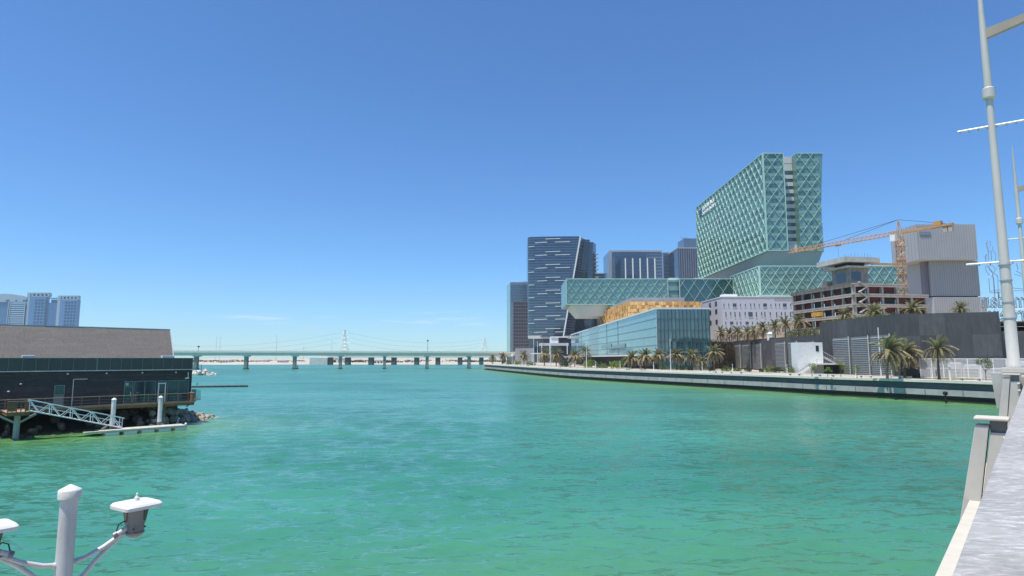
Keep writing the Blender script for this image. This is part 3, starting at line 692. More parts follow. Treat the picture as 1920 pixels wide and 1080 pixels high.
def back_towers():
    def tower(px0, px1, py, Y, dep, mat, name, label, fin=None, fins=0, floors=0, fl=None):
        X0, X1, ZT = at(px0, 500, Y).x, at(px1, 500, Y).x, ZZ(py, Y)
        h = thing(name, label, 'skyscraper', (X0, Y, 4))
        MB().box(X0, X1, Y, Y+dep, 4, ZT).build('body', mat, h); MB().box(X0-.4, X1+.4, Y-.4, Y+dep, ZT, ZT+1.2).build('roof_edge', T['soffit'], h)
        for k in range(fins): x = X0+(X1-X0)*(k+.5)/fins; bar('fin', (x, Y-.4, 10), (x, Y-.4, ZT), .8, .8, fin, h, (0, -1, 0))
        for k in range(floors): z = ZT-4*(k+1)+1; bar('floor_band', (X0, Y-.2, z), (X1, Y-.2, z), 1.5, .4, fl, h, (0, -1, 0))
        return h
    tower(1244, 1270, 475, 700, 40, T['lav_glass'], 'stepped_tower', 'pale grey blue tower between the finned tower and striped navy tower', None, 0, 16, T['blue_grey'])
    h = tower(1272, 1310, 466, 660, 50, T['blue_dark'], 'striped_tower', 'navy tower with vertical stripes half hidden by the hospital tower', T['plum_band'], 9)
    X0 = at(1282, 450, 675).x; MB().box(X0, X0+40, 675, 700, ZZ(466, 660), ZZ(447, 675)).build('upper_block', T['blue_grey'], h)
    bar('roof_davit', (X0-3, 676, ZZ(445, 675)), (X0+5, 676, ZZ(447, 675)), .6, .6, T['grey_metal'], h); MB().box(X0+3, X0+4, 676, 677, ZZ(447, 675), ZZ(445, 675)).build('roof_post', T['grey_metal'], h)
    tower(1112, 1148, 514, 720, 40, T['blue_grey'], 'low_block', 'low blue grey block right of the dashed tower', None, 0, 8, T['lav_glass'])
back_towers()

# ------------------------------------------------------------------ stacked ribbed metal car park
T['ribbed'] = M('ribbed_zinc', (.42, .425, .435), .5, .1, var=.06, scale=.15)
T['ribbed_dark'] = M('ribbed_zinc_dark', (.33, .335, .35), .5, .1, var=.06, scale=.15)
def ribbed():
    Y = 236.; X = lambda px, py=500: at(px, py, Y).x; Z = lambda py: ZZ(py, Y)
    h = thing('ribbed_building', 'grey ribbed metal building of three stacked boxes right of the crane', 'building', (X(1745), Y, 14))
    def block(pl, pr, pt, pb, yo, sl, mat=T['ribbed'], n=44, py=500):
        y = Y+yo; xl, xr = at(pl, py, y).x, at(pr, py, y).x; zt, zb = ZZ(pt, y), ZZ(pb, y)
        MB().prism([(xl, y), (xr, y), (xr, y+16), (xl-sl, y+16)], zb, zt).build('box_volume', mat, h)
        for k in range(n+1):
            x = xl+(xr-xl)*k/n; bar('rib', (x, y-.06, zb), (x, y-.06, zt), .20, .14, T['ribbed_dark'] if k % 2 else T['ribbed'], h, (0, -1, 0))
        return xl, xr, zt, zb, y
    xl, xr, zt, zb, y = block(1719, 1830, 420.5, 487, -3, 0, n=46, py=450)
    for k in range(16):
        yy = y + .3 + 15.4*k/15; bar('rib', (xl-.06, yy, zb), (xl-.06, yy, zt), .2, .14, T['ribbed_dark'] if k % 2 else T['ribbed'], h, (-1, 0, 0))
    panel('sign_panel', (at(1724, 437, y).x, y-.1, ZZ(441, y)), (4.2, 0, 0), (0, 0, 1.3), .2, T['lav_glass'], h)
    block(1745, 1833, 489, 555, 0, 0, n=40); MB().box(X(1736), X(1745)-.01, Y+1.5, Y+3.5, Z(555), Z(489)).build('side_slot', T['plum_band'], h)
    block(1746, 1843, 557, 600, -1, 0, n=44)
    MB().box(X(1746)+1, X(1832), Y+1, Y+14, Z(557), Z(555)).build('joint', T['dark_void'], h); MB().box(X(1746)+1, X(1830)-1, Y+1, Y+12, Z(489), Z(487)).build('joint', T['dark_void'], h)
    MB().box(X(1746)+.5, X(1843)-.5, Y+.5, Y+14, 10, Z(600)-.01).build('base', T['ribbed_dark'], h)
ribbed()
# ------------------------------------------------------------------ dark retaining wall, terrace behind it
T['basalt'] = M('dark_basalt', (.062, .064, .069), .75, var=.30, scale=1.1, bump=.3, bscale=3, stretch=(1, 1, .22), stain=.25)
T['basalt2'] = M('dark_basalt_lower', (.085, .087, .091), .75, var=.28, scale=1.1, bump=.3, bscale=3, stretch=(1, 1, .3))
T['louvre'] = M('grey_louvre', (.27, .28, .27), .55, .3, var=.12, scale=.8)
T['louvre_back'] = M('louvre_back', (.17, .175, .175), .7, var=.1)
W0, W1, W2, W3, W4 = Vector((91, 252)), Vector((82.2, 163)), Vector((81.6, 131)), Vector((96.5, 121.5)), Vector((101, 127))
ZWA, ZWB = 14.6, 17.4
def retaining_wall():
    w = thing('retaining_wall', 'tall dark grey stone retaining wall with louvred panels behind the promenade', 'wall', (82, 160, 4))
    def seg(a, b, z1, name, mat, z0=3.8, th=1.0, z1b=None):
        a, b = Vector(a), Vector(b); d = (b-a).normalized(); n = Vector((d.y, -d.x))
        mb = MB(); z1b = z1 if z1b is None else z1b
        P = [(a.x, a.y), (b.x, b.y), (b.x-n.x*th, b.y-n.y*th), (a.x-n.x*th, a.y-n.y*th)]
        mb.add([(x, y, z0) for x, y in P] + [(P[0][0], P[0][1], z1), (P[1][0], P[1][1], z1b), (P[2][0], P[2][1], z1b), (P[3][0], P[3][1], z1)],
               [(3,2,1,0), (4,5,6,7), (0,1,5,4), (1,2,6,5), (2,3,7,6), (3,0,4,7)])
        return mb.build(name, mat, w)
    # stone courses as separate slabs so that joints show
    def slabs(a, b, z0, z1, wid, mat, name='stone_slab', rows=3):
        a, b = Vector(a), Vector(b); Lw = (b-a).length; d = (b-a)/Lw; n = Vector((-d.y, d.x)); 
        if n.dot(Vector((-a.x, -a.y))) < 0: n = -n
        m = max(1, round(Lw/wid))
        for i in range(m):
            for r in range(rows):
                zz0 = z0+(z1-z0)*r/rows; zz1 = z0+(z1-z0)*(r+1)/rows; j = random.uniform(.02, .04)
                p = a + d*(Lw*i/m) + n*j; q = a + d*(Lw*(i+1)/m) + n*j
                bar(name, (p.x+d.x*.006, p.y+d.y*.006, (zz0+zz1)/2), (q.x-d.x*.006, q.y-d.y*.006, (zz0+zz1)/2), zz1-zz0-.012, .12, mat if random.random() < .6 else T['basalt2'], w, (n.x, n.y, 0))
    seg(W0, W1, 15.2, 'wall_core', T['basalt'], z1b=14.3); seg(W1+Vector((-.4, 0)), W2, ZWB, 'wall_core', T['basalt']); seg(W2, W3, ZWB, 'wall_core', T['basalt'], z1b=ZWB-.2)
    seg(W3, W4, ZWB-1.3, 'wall_core', T['basalt2']); seg(W4, (150, 120), 13.6, 'wall_core', T['basalt2'])
    slabs(W0, W1, 4, 14.3, 6, T['basalt']); slabs(W1+Vector((-.42, 0)), W2+Vector((-.02, 0)), 4, ZWB, 4.5, T['basalt'])
    slabs(W2, W3, 4, ZWB-.25, 4.5, T['basalt']); slabs(W3, W4, 4, ZWB-1.35, 4, T['basalt2'])
    # louvred panels with a white fin on their right edge
    def louvre(pa, pb, pt, line):
        a, b = Vector(line[0]), Vector(line[1]); d = (b-a).normalized()
        def hit(px, py=670):
            x, y, z = ray(px, py); k = x/y; t = (a.x-k*a.y)/(k*d.y-d.x); return a+d*t
        q0, q1 = hit(pa), hit(pb); n = Vector((-1, d.x/d.y*1 if d.y else 0)); n = Vector((d.y, -d.x)); 
        if n.x > 0: n = -n
        zt = at(pb, pt, q1.y).z; o0, o1 = q0+n*.35, q1+n*.35
        bar('panel_back', (o0.x, o0.y, (4.3+zt)/2), (o1.x, o1.y, (4.3+zt)/2), zt-4.3, .3, T['louvre_back'], w, (n.x, n.y, 0))
        m = int((zt-4.5)/.42)
        for k in range(m):
            z = 4.6+k*(zt-4.7)/m; e = n*.2; bar('louvre_slat', (o0.x+e.x, o0.y+e.y, z), (o1.x+e.x, o1.y+e.y, z), .34, .08, T['louvre'], w, (n.x, n.y, .5))
        e = n*.75; bar('white_fin', (o1.x+e.x*.6, o1.y+e.y*.6, 4.2), (o1.x+e.x*.6, o1.y+e.y*.6, zt+.2), .12, .08, T['white_paint'], w, (d.x, d.y, 0))
    for pa, pb, pt in ((1379, 1392, 646), (1395, 1411, 645), (1414, 1431, 644), (1458, 1477, 641), (1482, 1500, 640)): louvre(pa, pb, pt, (W0, W1))
    for pa, pb, pt in ((1567, 1599, 632), (1602, 1636, 630), (1639, 1677, 627)): louvre(pa, pb, pt, (W1+Vector((-.4, 0)), W2))
    # return wall with hanging vines, towards the glass hall
    seg((76.5, 243), W0, 14.6, 'wall_core', T['basalt'], th=-1.0)
retaining_wall()
# terrace ground behind the walls
mb = MB(); P = [(W1.x+.6, W1.y), (W0.x+.6, W0.y), (77, 243.6), (80, 330), (400, 330), (400, 163)]
mb.add([(x, y, 14.0) for x, y in P], [tuple(range(len(P)))]); g = mb.build('terrace', T['sand']); structure(g)
if g.data.polygons[0].normal.z < 0: g.data.flip_normals()
mb = MB(); P = [(W1.x+.4, W1.y), (W2.x+.5, W2.y+.4), (W3.x-.2, W3.y+.8), (W4.x, W4.y), (101.2, 200), (150, 200), (150, 260), (84, 260), (84, 163)]
P = [(W1.x+.4, W1.y), (W2.x+.5, W2.y+.4), (W3.x-.2, W3.y+.8), (W4.x-.3, W4.y), (101, 150), (190, 150), (190, 262), (104, 262), (96, 163)]
mb.add([(x, y, 17.0) for x, y in P], [tuple(range(len(P)))]); g = mb.build('terrace', T['sand']); structure(g)
if g.data.polygons[0].normal.z < 0: g.data.flip_normals()
g2 = structure(MB().box(96, 104, 163, 262, 14.002, 16.99).build('terrace_bank', T['sand']))
structure(MB().prism([(101.2, 127.5), (300, 118), (300, 149.8), (101.2, 149.8)], 4.1, 13.4).build('terrace', T['lawn']))

# ------------------------------------------------------------------ unfinished concrete frame
T['raw'] = M('raw_concrete', (.40, .355, .32), .9, var=.16, scale=.6, bump=.3, stain=.4)
T['raw_pale'] = M('raw_pale_concrete', (.47, .45, .42), .9, var=.18, scale=.8, bump=.3, stain=.5); T['raw_dark'] = M('raw_block', (.25, .23, .22), .9, var=.3, scale=1.2, bump=.4, stain=.4)
T['red_net'] = M('red_interior', (.14, .035, .03), .8, var=.4, scale=.8)
T['plank'] = M('shutter_plank', (.30, .20, .12), .85, var=.3, scale=1)
def construction():
    A = at(1601, 560, 182.); A.z = 17; u1 = Vector((-.16, .987, 0)); u2 = Vector((.987, .16, 0))
    h = thing('unfinished_building', 'unfinished concrete frame building with open floors and red netting below the crane', 'building', A)
    ZT = ZZ(531, 182); fh = (ZT-17)/4.35; L1, L2 = 30., 25.
    n1 = Vector((-.987, -.16, 0)); n2 = Vector((.16, -.987, 0))
    bays1, bays2 = 6, 5
    for k in range(5):
        z = ZT - k*fh; full = L2
        l2 = full if k else full*.68
        q = MB().obox(A+n1*.6+n2*.6+Vector((0,0,z-17)), u1*(L1+.6), u2*(l2+.6), (0, 0, -.38)); q.build('floor_slab', T['raw'], h)
        # perimeter beam
        bar('edge_beam', A+n2*.3+Vector((0,0,z-17-.55)), A+u2*l2+n2*.3+Vector((0,0,z-17-.55)), .95, .5, T['raw'], h, n2)
        bar('edge_beam', A+n1*.3+Vector((0,0,z-17-.55)), A+u1*L1+n1*.3+Vector((0,0,z-17-.55)), .95, .5, T['raw'], h, n1)
        if k < 4:
            zz0, zz1 = z-fh+.02, z-.4
            for i in range(bays1+1):
                p = A+u1*(L1*i/bays1*.98)+n1*.1+u2*.4; bar('column', (p.x, p.y, zz0), (p.x, p.y, zz1), .6, .6, T['raw'], h, n1)
            for i in range(bays2+1):
                s = L2*i/bays2
                if s > l2+.5: continue
                p = A+u2*s*.98+n2*.1+u1*.4; bar('column', (p.x, p.y, zz0), (p.x, p.y, zz1), .65, .65, T['raw'], h, n2)
            # netting / block walls inside
            for i in range(bays1):
                p0 = A+u1*(L1*(i+.08)/bays1)+u2*1.0; p1 = A+u1*(L1*(i+.92)/bays1)+u2*1.0
                bar('netting', Vector((p0.x, p0.y, (zz0+zz1)/2)), Vector((p1.x, p1.y, (zz0+zz1)/2)), (zz1-zz0)*.98, .08, T['red_net'] if (i+k) % 4 else T['dark_void'], h, n1)
            for i in range(bays2):
                if L2*(i+.92)/bays2 > l2: continue
                p0 = A+u2*(L2*(i+.08)/bays2)+u1*1.0; p1 = A+u2*(L2*(i+.92)/bays2)+u1*1.0
                bar('netting', Vector((p0.x, p0.y, (zz0+zz1)/2)), Vector((p1.x, p1.y, (zz0+zz1)/2)), (zz1-zz0)*.98, .08, T['dark_void'] if i == 0 or (i+k) % 3 == 0 else T['red_net'], h, n2)
    # stair flights in the open first bay of the right side
    for k in range(3):
        z = ZT-fh*(k+1)+.3; 
        for (s0, s1, a, b) in ((1.2, 3.6, .0, .5), (3.6, 1.4, .5, 1.)):
            p = A+u2*s0+n2*.75; q = A+u2*s1+n2*.75; bar('stair_flight', Vector((p.x, p.y, z+fh*a)), Vector((q.x, q.y, z+fh*b)), .3, .9, T['raw'], h, n2)
    # timber shutters lying along the roof edge
    for i in range(14):
        p = A+u1*(L1*i/14)+n1*.9+Vector((0,0,ZT-17+.1)); q = p+u1*1.9+Vector((0,0,random.uniform(-.1, .25))); bar('shutter_board', p, q, .7, .12, T['plank'], h)
    # core block on the roof with two overhanging slabs
    c0 = A+u1*3+u2*1.5
    c = MB().obox(c0+Vector((0,0,ZT-17)), u1*8, u2*6.2, (0, 0, 5.2)).build('roof_core', T['raw_dark'], h)
    MB().obox(c0-u1*1-u2*1.5+Vector((0,0,ZT-17+5.2)), u1*11, u2*9, (0, 0, .5)).build('core_slab', T['raw_pale'], h)
    MB().obox(c0+u1*.5+Vector((0,0,ZT-17+5.7)), u1*6, u2*5.5, (0, 0, 1.1)).build('core_upstand', T['dark_void'], h)
    MB().obox(c0-u1*1.5-u2*2.6+Vector((0,0,ZT-17+6.8)), u1*13, u2*12, (0, 0, 1.5)).build('core_roof', T['raw_pale'], h)
    for s in (1.2, 3., 4.4):
        p = c0+u2*s-u1*.08+Vector((0,0,ZT-17+1)); 
        bar('opening', p, p+u2*1.0, .01, .01, T['dark_void'], h)
    MB().obox(c0+u2*.6-u1*.06+Vector((0,0,ZT-17+1.2)), u1*.2, u2*3.2, (0, 0, 2.8)).build('core_opening', T['window_dark'], h)
    MB().obox(c0-u2*.06+u1*2+Vector((0,0,ZT-17+1)), u1*4, u2*.2, (0, 0, 3)).build('core_opening', T['window_dark'], h)
    MB().obox(A+u1*13+u2*1+Vector((0,0,ZT-17)), u1*3, u2*3, (0, 0, 2.2)).build('roof_hut', T['raw'], h)
    for i in range(9):
        p = c0-u1*1+u2*(i*1.1-2)+Vector((0,0,ZT-17+8.3)); bar('rebar', p, p+Vector((random.uniform(-.1,.1), 0, random.uniform(.7, 1.5))), .05, .05, T['dark_metal'], h, (1, 0, 0))
    # orange steel beam laid out beyond the core
    p = c0+u2*9+Vector((0, 2, ZT-17+6.9)); b = bar('shore_beam', p, p+u2*9.5, .7, .6, T['orange'], h)
    # yellow skips hanging at the left side
    T['yellow'] = M('yellow_paint', (.62, .33, .04), .6, var=.2, scale=1)
    q = A+u1*12+n1*1.6+Vector((0,0,ZT-17-fh*3+.2)); MB().obox(q, u1*4.5, n1*1.0, (0, 0, 1.3)).build('loading_deck', T['yellow'], h)
    return A, u1, u2, ZT
CB = construction()

# ------------------------------------------------------------------ tower crane
def crane():
    Yc = 196.; X = at(1692, 520, Yc).x; base = Vector((X, Yc, 17)); ZJ = ZZ(439, Yc); ZP = ZZ(412, Yc)
    h = thing('tower_crane', 'orange lattice tower crane with long jib reaching past the hospital tower', 'crane', base)
    s = .85; m = MB()
    for sx in (-s, s):
        for sy in (-s, s): m.tube((X+sx, Yc+sy, 17), (X+sx, Yc+sy, ZJ-.6), .11, n=5)
    z = 17.; k = 0
    while z < ZJ-2:
        c = [(-s, -s), (s, -s), (s, s), (-s, s)]
        for i in range(4):
            a, b = c[i], c[(i+1) % 4]
            if k % 2: a, b = b, a
            m.tube((X+a[0], Yc+a[1], z), (X+b[0], Yc+b[1], z+1.7), .08, n=4); m.tube((X+a[0], Yc+a[1], z), (X+b[0], Yc+b[1], z), .07, n=4)
        z += 1.7; k += 1
    m.build('mast', T['orange'], h)
    for zz in np.arange(26, ZJ-3, 4.5): MB().box(X-s-.35, X+s+.35, Yc-s-.35, Yc+s+.35, zz, zz+.18).build('mast_platform', T['orange'], h)
    tip = at(1481, 474, 232.); end = at(1769, 423, 180.)
    J = Vector((tip.x-X, tip.y-Yc, 0)); JL = J.length; j = J.normalized(); sd = Vector((-j.y, j.x, 0)); o = Vector((X, Yc, ZJ))
    def truss(name, L0, L1, hh, wd, step, drop):
        t = MB(); n = max(2, int(abs(L1-L0)/step)); 
        for q, r in ((sd*wd, .10), (-sd*wd, .10), (Vector((0,0,hh)), .11)): t.tube(o+j*L0+q, o+j*L1+q, r, n=5)
        for i in range(n):
            a = L0+(L1-L0)*i/n; b = L0+(L1-L0)*(i+1)/n; c = (a+b)/2
            for sg in (1, -1):
                t.tube(o+j*a+sd*wd*sg, o+j*c+Vector((0,0,hh)), .06, n=4); t.tube(o+j*c+Vector((0,0,hh)), o+j*b+sd*wd*sg, .06, n=4)
            t.tube(o+j*a+sd*wd, o+j*b-sd*wd, .05, n=4)
        return t.build(name, T['orange'], h)
    truss('jib', .8, JL, 1.25, .65, 1.5, 0)
    CJ = 16.; c = MB()
    for sg in (1, -1): c.obox(o-j*CJ+sd*(.6*sg-.12), j*(CJ-.9), sd*.24, (0, 0, .55))
    for i in range(12): c.obox(o-j*(1.5+i*1.2)-sd*.6, j*.12, sd*1.2, (0, 0, .3))
    c.build('counter_jib', T['orange'], h)
    for i in range(2): MB().obox(o-j*(CJ-.2-i*1.4)-sd*.5+Vector((0,0,-1.9)), j*1.2, sd*1.0, (0, 0, 2.6)).build('counterweight', T['raw'], h)
    MB().obox(o-j*(CJ-3.2)-sd*.7+Vector((0,0,.6)), j*2.2, sd*1.4, (0, 0, 1.3)).build('winch', T['orange'], h)
    pk = o+Vector((0,0,ZP-ZJ)); a = MB()
    for sg in (1, -1):
        a.tube(o+sd*.7*sg+j*.7, pk, .1, n=5); a.tube(o+sd*.7*sg-j*.7, pk, .1, n=5)
    for f in (.3, .6): a.tube(o.lerp(pk, f)+sd*.7*(1-f), o.lerp(pk, f)-sd*.7*(1-f), .06, n=4)
    a.build('tower_head', T['orange'], h)
    top = Vector((0, 0, 1.3))
    for t in (.45, .78): bar('pendant_line', pk, o+j*JL*t+top, .11, .11, T['dark_metal'], h)
    bar('pendant_line', pk, o-j*(CJ-1.5)+Vector((0,0,.6)), .11, .11, T['dark_metal'], h)
    MB().obox(o+sd*.95+j*.2+Vector((0,0,-2.3)), j*1.6, sd*1.3, (0, 0, 2.0)).build('cab', T['white_paint'], h)
    tr = o+j*JL*.52
    MB().obox(tr-j*.8-sd*.6+Vector((0,0,-.5)), j*1.6, sd*1.2, (0, 0, .4)).build('trolley', T['orange'], h)
    bar('hoist_rope', tr-Vector((0,0,.5)), tr-Vector((0,0,6.5)), .04, .04, T['dark_metal'], h, (1, 0, 0))
    MB().lathe([(.05, 0), (.3, .2), (.35, .8), (.1, 1.3)], 8, tr-Vector((0,0,7.6))).build('hook_block', T['dark_metal'], h)
crane()

# ------------------------------------------------------------------ Ramadan light sculpture seen from behind
def light_sign():
    T['sign_tube'] = M('sign_tube', (.27, .34, .42), .4, .3, var=.08)
    T['sign_frame'] = M('sign_frame', (.66, .70, .74), .4, .3, var=.05)
    Y = 134.; base = at(1862, 620, Y); base.z = 13.4
    h = thing('light_sculpture', 'outline light sculpture seen from behind with mirrored greeting letters and mosque lantern', 'sculpture', base)
    def outline(s, px_left, px_right, py_base, py_top, name):
        cu = bpy.data.curves.new(name, 'FONT'); cu.body = s; cu.size = 1; cu.fill_mode = 'NONE'; cu.bevel_depth = .03; cu.bevel_resolution = 0; cu.resolution_u = 4
        ob = bpy.data.objects.new(name, cu); COL.objects.link(ob); bpy.context.view_layer.update()
        me = bpy.data.meshes.new_from_object(ob.evaluated_get(bpy.context.evaluated_depsgraph_get())); bpy.data.objects.remove(ob)
        xs = [v.co.x for v in me.vertices]; x0, x1 = min(xs), max(xs)
        L0, R0 = at(px_left, py_base, Y), at(px_right, py_base, Y); Wd = R0.x-L0.x; zb = L0.z; hz = ZZ(py_top, Y)-zb
        for v in me.vertices: v.co = Vector((R0.x-(v.co.x-x0)/(x1-x0)*Wd, Y+v.co.z*1.5, zb+v.co.y/.70*hz))
        me.flip_normals(); me.materials.clear(); me.materials.append(T['sign_tube']); return link(name, me, h)
    outline('Ramadan', 1841, 1958, 576, 548, 'letter_row'); outline('Kareem', 1850, 1958, 601, 574, 'letter_row')
    t = MB(); P = lambda px, py: at(px, py, Y)
    def ln(pts, r=.07): t.path([P(*p) for p in pts], r, 5)
    # minaret growing from the d
    ln([(1866, 570), (1862, 520), (1860.5, 510), (1857, 505), (1849.5, 497), (1848, 485), (1851, 476), (1844, 481)])
    ln([(1849, 490), (1847, 482), (1853, 472), (1852, 466), (1850, 460), (1851, 450)])
    ln([(1872, 570), (1871, 520), (1869, 516), (1862, 512), (1861.5, 520)]); ln([(1856, 548), (1854, 521), (1858, 517), (1863, 521), (1866, 552)])
    ln([(1870, 500), (1865, 510), (1856, 517), (1849, 508), (1848, 498), (1853, 493)]); ln([(1854, 500), (1860, 497), (1866, 503), (1862, 512), (1855, 506), (1854, 500)], .06)
    ln([(1853, 490), (1854, 470), (1858, 470), (1859, 488)]); ln([(1866, 490), (1867, 476), (1862, 470), (1861, 462), (1856, 466)], .06)
    ln([(1850, 452), (1846, 455), (1851, 458), (1857, 452), (1857, 462), (1851, 466)], .06)
    ln([(1880, 548), (1881, 530), (1886, 520), (1896, 514)]); ln([(1857, 546), (1900, 540), (1920, 542), (1960, 541)]); ln([(1857, 549), (1905, 545), (1960, 546)], .06)
    ln([(1906, 494), (1909, 506), (1905, 508), (1922, 517), (1950, 520)]); ln([(1902, 514), (1916, 518), (1950, 524)], .06)
    t.build('mosque_outline', T['sign_tube'], h)
    f = MB()
    for px in (1842, 1868, 1898, 1930, 1958): f.tube((P(px, 600).x, Y+.4, 13.4), (P(px, 560).x, Y+.4, ZZ(545, Y)), .045, n=5)
    for py in (612, 602, 575, 548): f.tube((P(1842, py).x, Y+.42, ZZ(py, Y)), (P(1960, py).x, Y+.42, ZZ(py, Y)), .04, n=5)
    f.build('support_frame', T['sign_frame'], h)
    MB().box(P(1866, 620).x, P(1962, 620).x, Y-.5, Y+2, 13.4, 13.75).build('plinth', T['white_concrete'], h)
light_sign()

# ------------------------------------------------------------------ fence compound with plant units, stair block
T['mesh_white'] = M('white_slat', (.62, .63, .64), .5, .1, var=.05)
T['pale_unit'] = M('pale_unit', (.62, .62, .61), .6, var=.08, scale=1)
def fence():
    a = gz(1727, 709, 4.0); b = gz(1895, 712.5, 4.0); b = b + (b-a)*.25; d = (b-a); Lf = d.length; d /= Lf; n = Vector((d.y, -d.x, 0))
    h = thing('perforated_fence', 'tall white slatted fence round plant units at the dark wall', 'fence', a)
    z1 = 8.0; m = 9
    for i in range(m+1):
        p = a+d*(Lf*i/m); bar('post', (p.x, p.y, 4), (p.x, p.y, z1), .14, .14, T['white_paint'], h, n)
    for z in (4.15, 6.05, z1-.06): bar('rail', (a.x, a.y, z), (b.x, b.y, z), .12, .1, T['white_paint'], h, n)
    k = 150
    for i in range(k):
        p = a+d*(Lf*(i+.5)/k)+n*.05; bar('slat', (p.x, p.y, 4.2), (p.x, p.y, z1-.1), .062, .03, T['mesh_white'], h, n)
    labs = ('boxy white plant unit left behind the slatted fence', 'stacked white plant unit in the middle behind the slatted fence', 'long low white unit behind the slatted fence by the small tree', 'white van sized unit at the right behind the slatted fence')
    for i, (t, w, hh) in enumerate(((.22, 2.4, 3.0), (.36, 2.8, 2.6), (.52, 4.2, 1.9), (.74, 3.2, 3.3))):
        p = a+d*(Lf*t)-n*3.0; u = thing('plant_unit', labs[i], 'plant unit', p, 'plant units inside the fence')
        MB().obox(p+Vector((0,0,.0)), d*w, -n*1.8, (0, 0, hh)).build('housing', T['pale_unit'], u)
        for q in range(3): bar('grille', p+d*(.3)+n*.04+Vector((0,0,.5+q*.7)), p+d*(w-.3)+n*.04+Vector((0,0,.5+q*.7)), .35, .06, T['grey_metal'], u, n)
        MB().obox(p+d*.3-n*.3+Vector((0,0,hh)), d*(w-.6), -n*1.0, (0, 0, .25)).build('lid', T['white_paint'], u)
fence()
def stair_block():
    Y = 154.; X = lambda px: at(px, 680, Y).x; Z = lambda py: ZZ(py, Y)
    h = thing('stair_block', 'white concrete stair block with landing in front of the dark wall', 'staircase', (X(1500), Y, 4))
    x0, x1 = X(1497), X(1544); 
    MB().prism([(x0, Y), (x1, Y), (x1+.6, Y+5), (x0+.6, Y+5)], 3.9, Z(642)).build('tower', T['white_paint'], h)
    panel('window', (X(1531), Y-.01, Z(659)), (X(1536.5)-X(1531), 0, 0), (0, 0, Z(648)-Z(659)), .05, T['window_dark'], h)
    zl = Z(681); MB().box(X(1521), X(1573), Y-3.2, Y-.01, zl-.35, zl).build('landing', T['white_paint'], h)
    MB().box(X(1545), X(1570), Y-.1, Y+2.6, 3.9, zl-.36).build('under_wall', T['basalt'], h)
    # lower flight to the left, upper flight to the right
    m = MB(); n = 13; xa, xb = X(1520), X(1487)
    for i in range(n):
        t = i/n; x = xa+(xb-xa)*t; z = zl-(zl-4)*(i+1)/n; m.box(x+(xb-xa)/n, x, Y-3, Y-.6, z-.45, z)
    m.build('lower_flight', T['white_concrete'], h)
    m = MB(); xa, xb = X(1570), X(1545); z2 = Z(666)
    for i in range(9):
        x = xa+(xb-xa)*i/9; z = zl+(z2-zl)*(i+1)/9; m.box(x+(xb-xa)/9, x, Y+.8, Y+2.8, z-.5, z)
    m.build('upper_flight', T['white_concrete'], h)
    def rail(p, q, n):
        p, q = Vector(p), Vector(q); bar('handrail', p+Vector((0,0,1.05)), q+Vector((0,0,1.05)), .09, .07, T['white_metal'], h)
        for i in range(n+1): r = p.lerp(q, i/n); bar('baluster', r, r+Vector((0,0,1.05)), .05, .05, T['grey_metal'], h, (0, 1, 0))
    rail((X(1521), Y-3.1, zl), (X(1573), Y-3.1, zl), 14); rail((X(1520), Y-3, zl), (X(1487), Y-3, 4.1), 12); rail((X(1572), Y+.7, zl), (X(1545), Y+.7, z2), 8)
    MB().box(X(1525), X(1534), Y+1, Y+3, Z(642), Z(641)).build('roof_hatch', T['grey_metal'], h)
    MB().prism([(x1+.3, Y+5.2), (X(1534)+1.5, Y+5.2), (X(1534)+1.5, Y+5.6), (x1+.3, Y+5.6)], Z(642)-1, Z(638)).build('roof_flap', T['grey_metal'], h)
stair_block()
# ------------------------------------------------------------------ plants
def leaf_mat(name, c1, c2, scale=1.2, trans=.42):
    m = bpy.data.materials.new(name); m.use_nodes = True; nt = m.node_tree; b = nt.nodes['Principled BSDF']; N = nt.nodes.new; K = nt.links.new
    b.inputs['Roughness'].default_value = .6
    oi = N('ShaderNodeObjectInfo'); g = N('ShaderNodeTexNoise'); g.inputs['Scale'].default_value = scale; tcn = N('ShaderNodeTexCoord'); K(tcn.outputs['Object'], g.inputs['Vector'])
    ad = N('ShaderNodeMath'); ad.operation = 'MULTIPLY_ADD'; ad.inputs[1].default_value = .5; K(oi.outputs['Random'], ad.inputs[0])
    sc = N('ShaderNodeMapRange'); sc.inputs[1].default_value = .35; sc.inputs[2].default_value = .65; sc.inputs[4].default_value = .6; K(g.outputs[0], sc.inputs[0]); K(sc.outputs[0], ad.inputs[2])
    mx = N('ShaderNodeMix'); mx.data_type = 'RGBA'; mx.inputs['A'].default_value = (*c1, 1); mx.inputs['B'].default_value = (*c2, 1); K(ad.outputs[0], mx.inputs['Factor'])
    K(mx.outputs['Result'], b.inputs['Base Color'])
    tr = N('ShaderNodeBsdfTranslucent'); K(mx.outputs['Result'], tr.inputs[0]); ms = N('ShaderNodeMixShader'); ms.inputs[0].default_value = trans
    K(b.outputs[0], ms.inputs[1]); K(tr.outputs[0], ms.inputs[2]); K(ms.outputs[0], nt.nodes['Material Output'].inputs[0]); return m
T['frond'] = leaf_mat('palm_frond', (.16, .185, .075), (.38, .36, .20))
T['frond_dry'] = leaf_mat('dry_frond', (.40, .33, .20), (.58, .50, .33))
T['trunk'] = M('palm_trunk', (.11, .085, .06), .9, var=.35, scale=2, bump=.8, bscale=5)
T['leaf'] = leaf_mat('shrub_leaf', (.055, .10, .022), (.16, .22, .05))
T['leaf_bright'] = leaf_mat('bright_leaf', (.13, .20, .035), (.26, .33, .08))
T['leaf_dark'] = leaf_mat('hedge_leaf', (.022, .05, .014), (.06, .105, .025))
T['vine'] = leaf_mat('dry_vine', (.10, .07, .035), (.23, .17, .09))
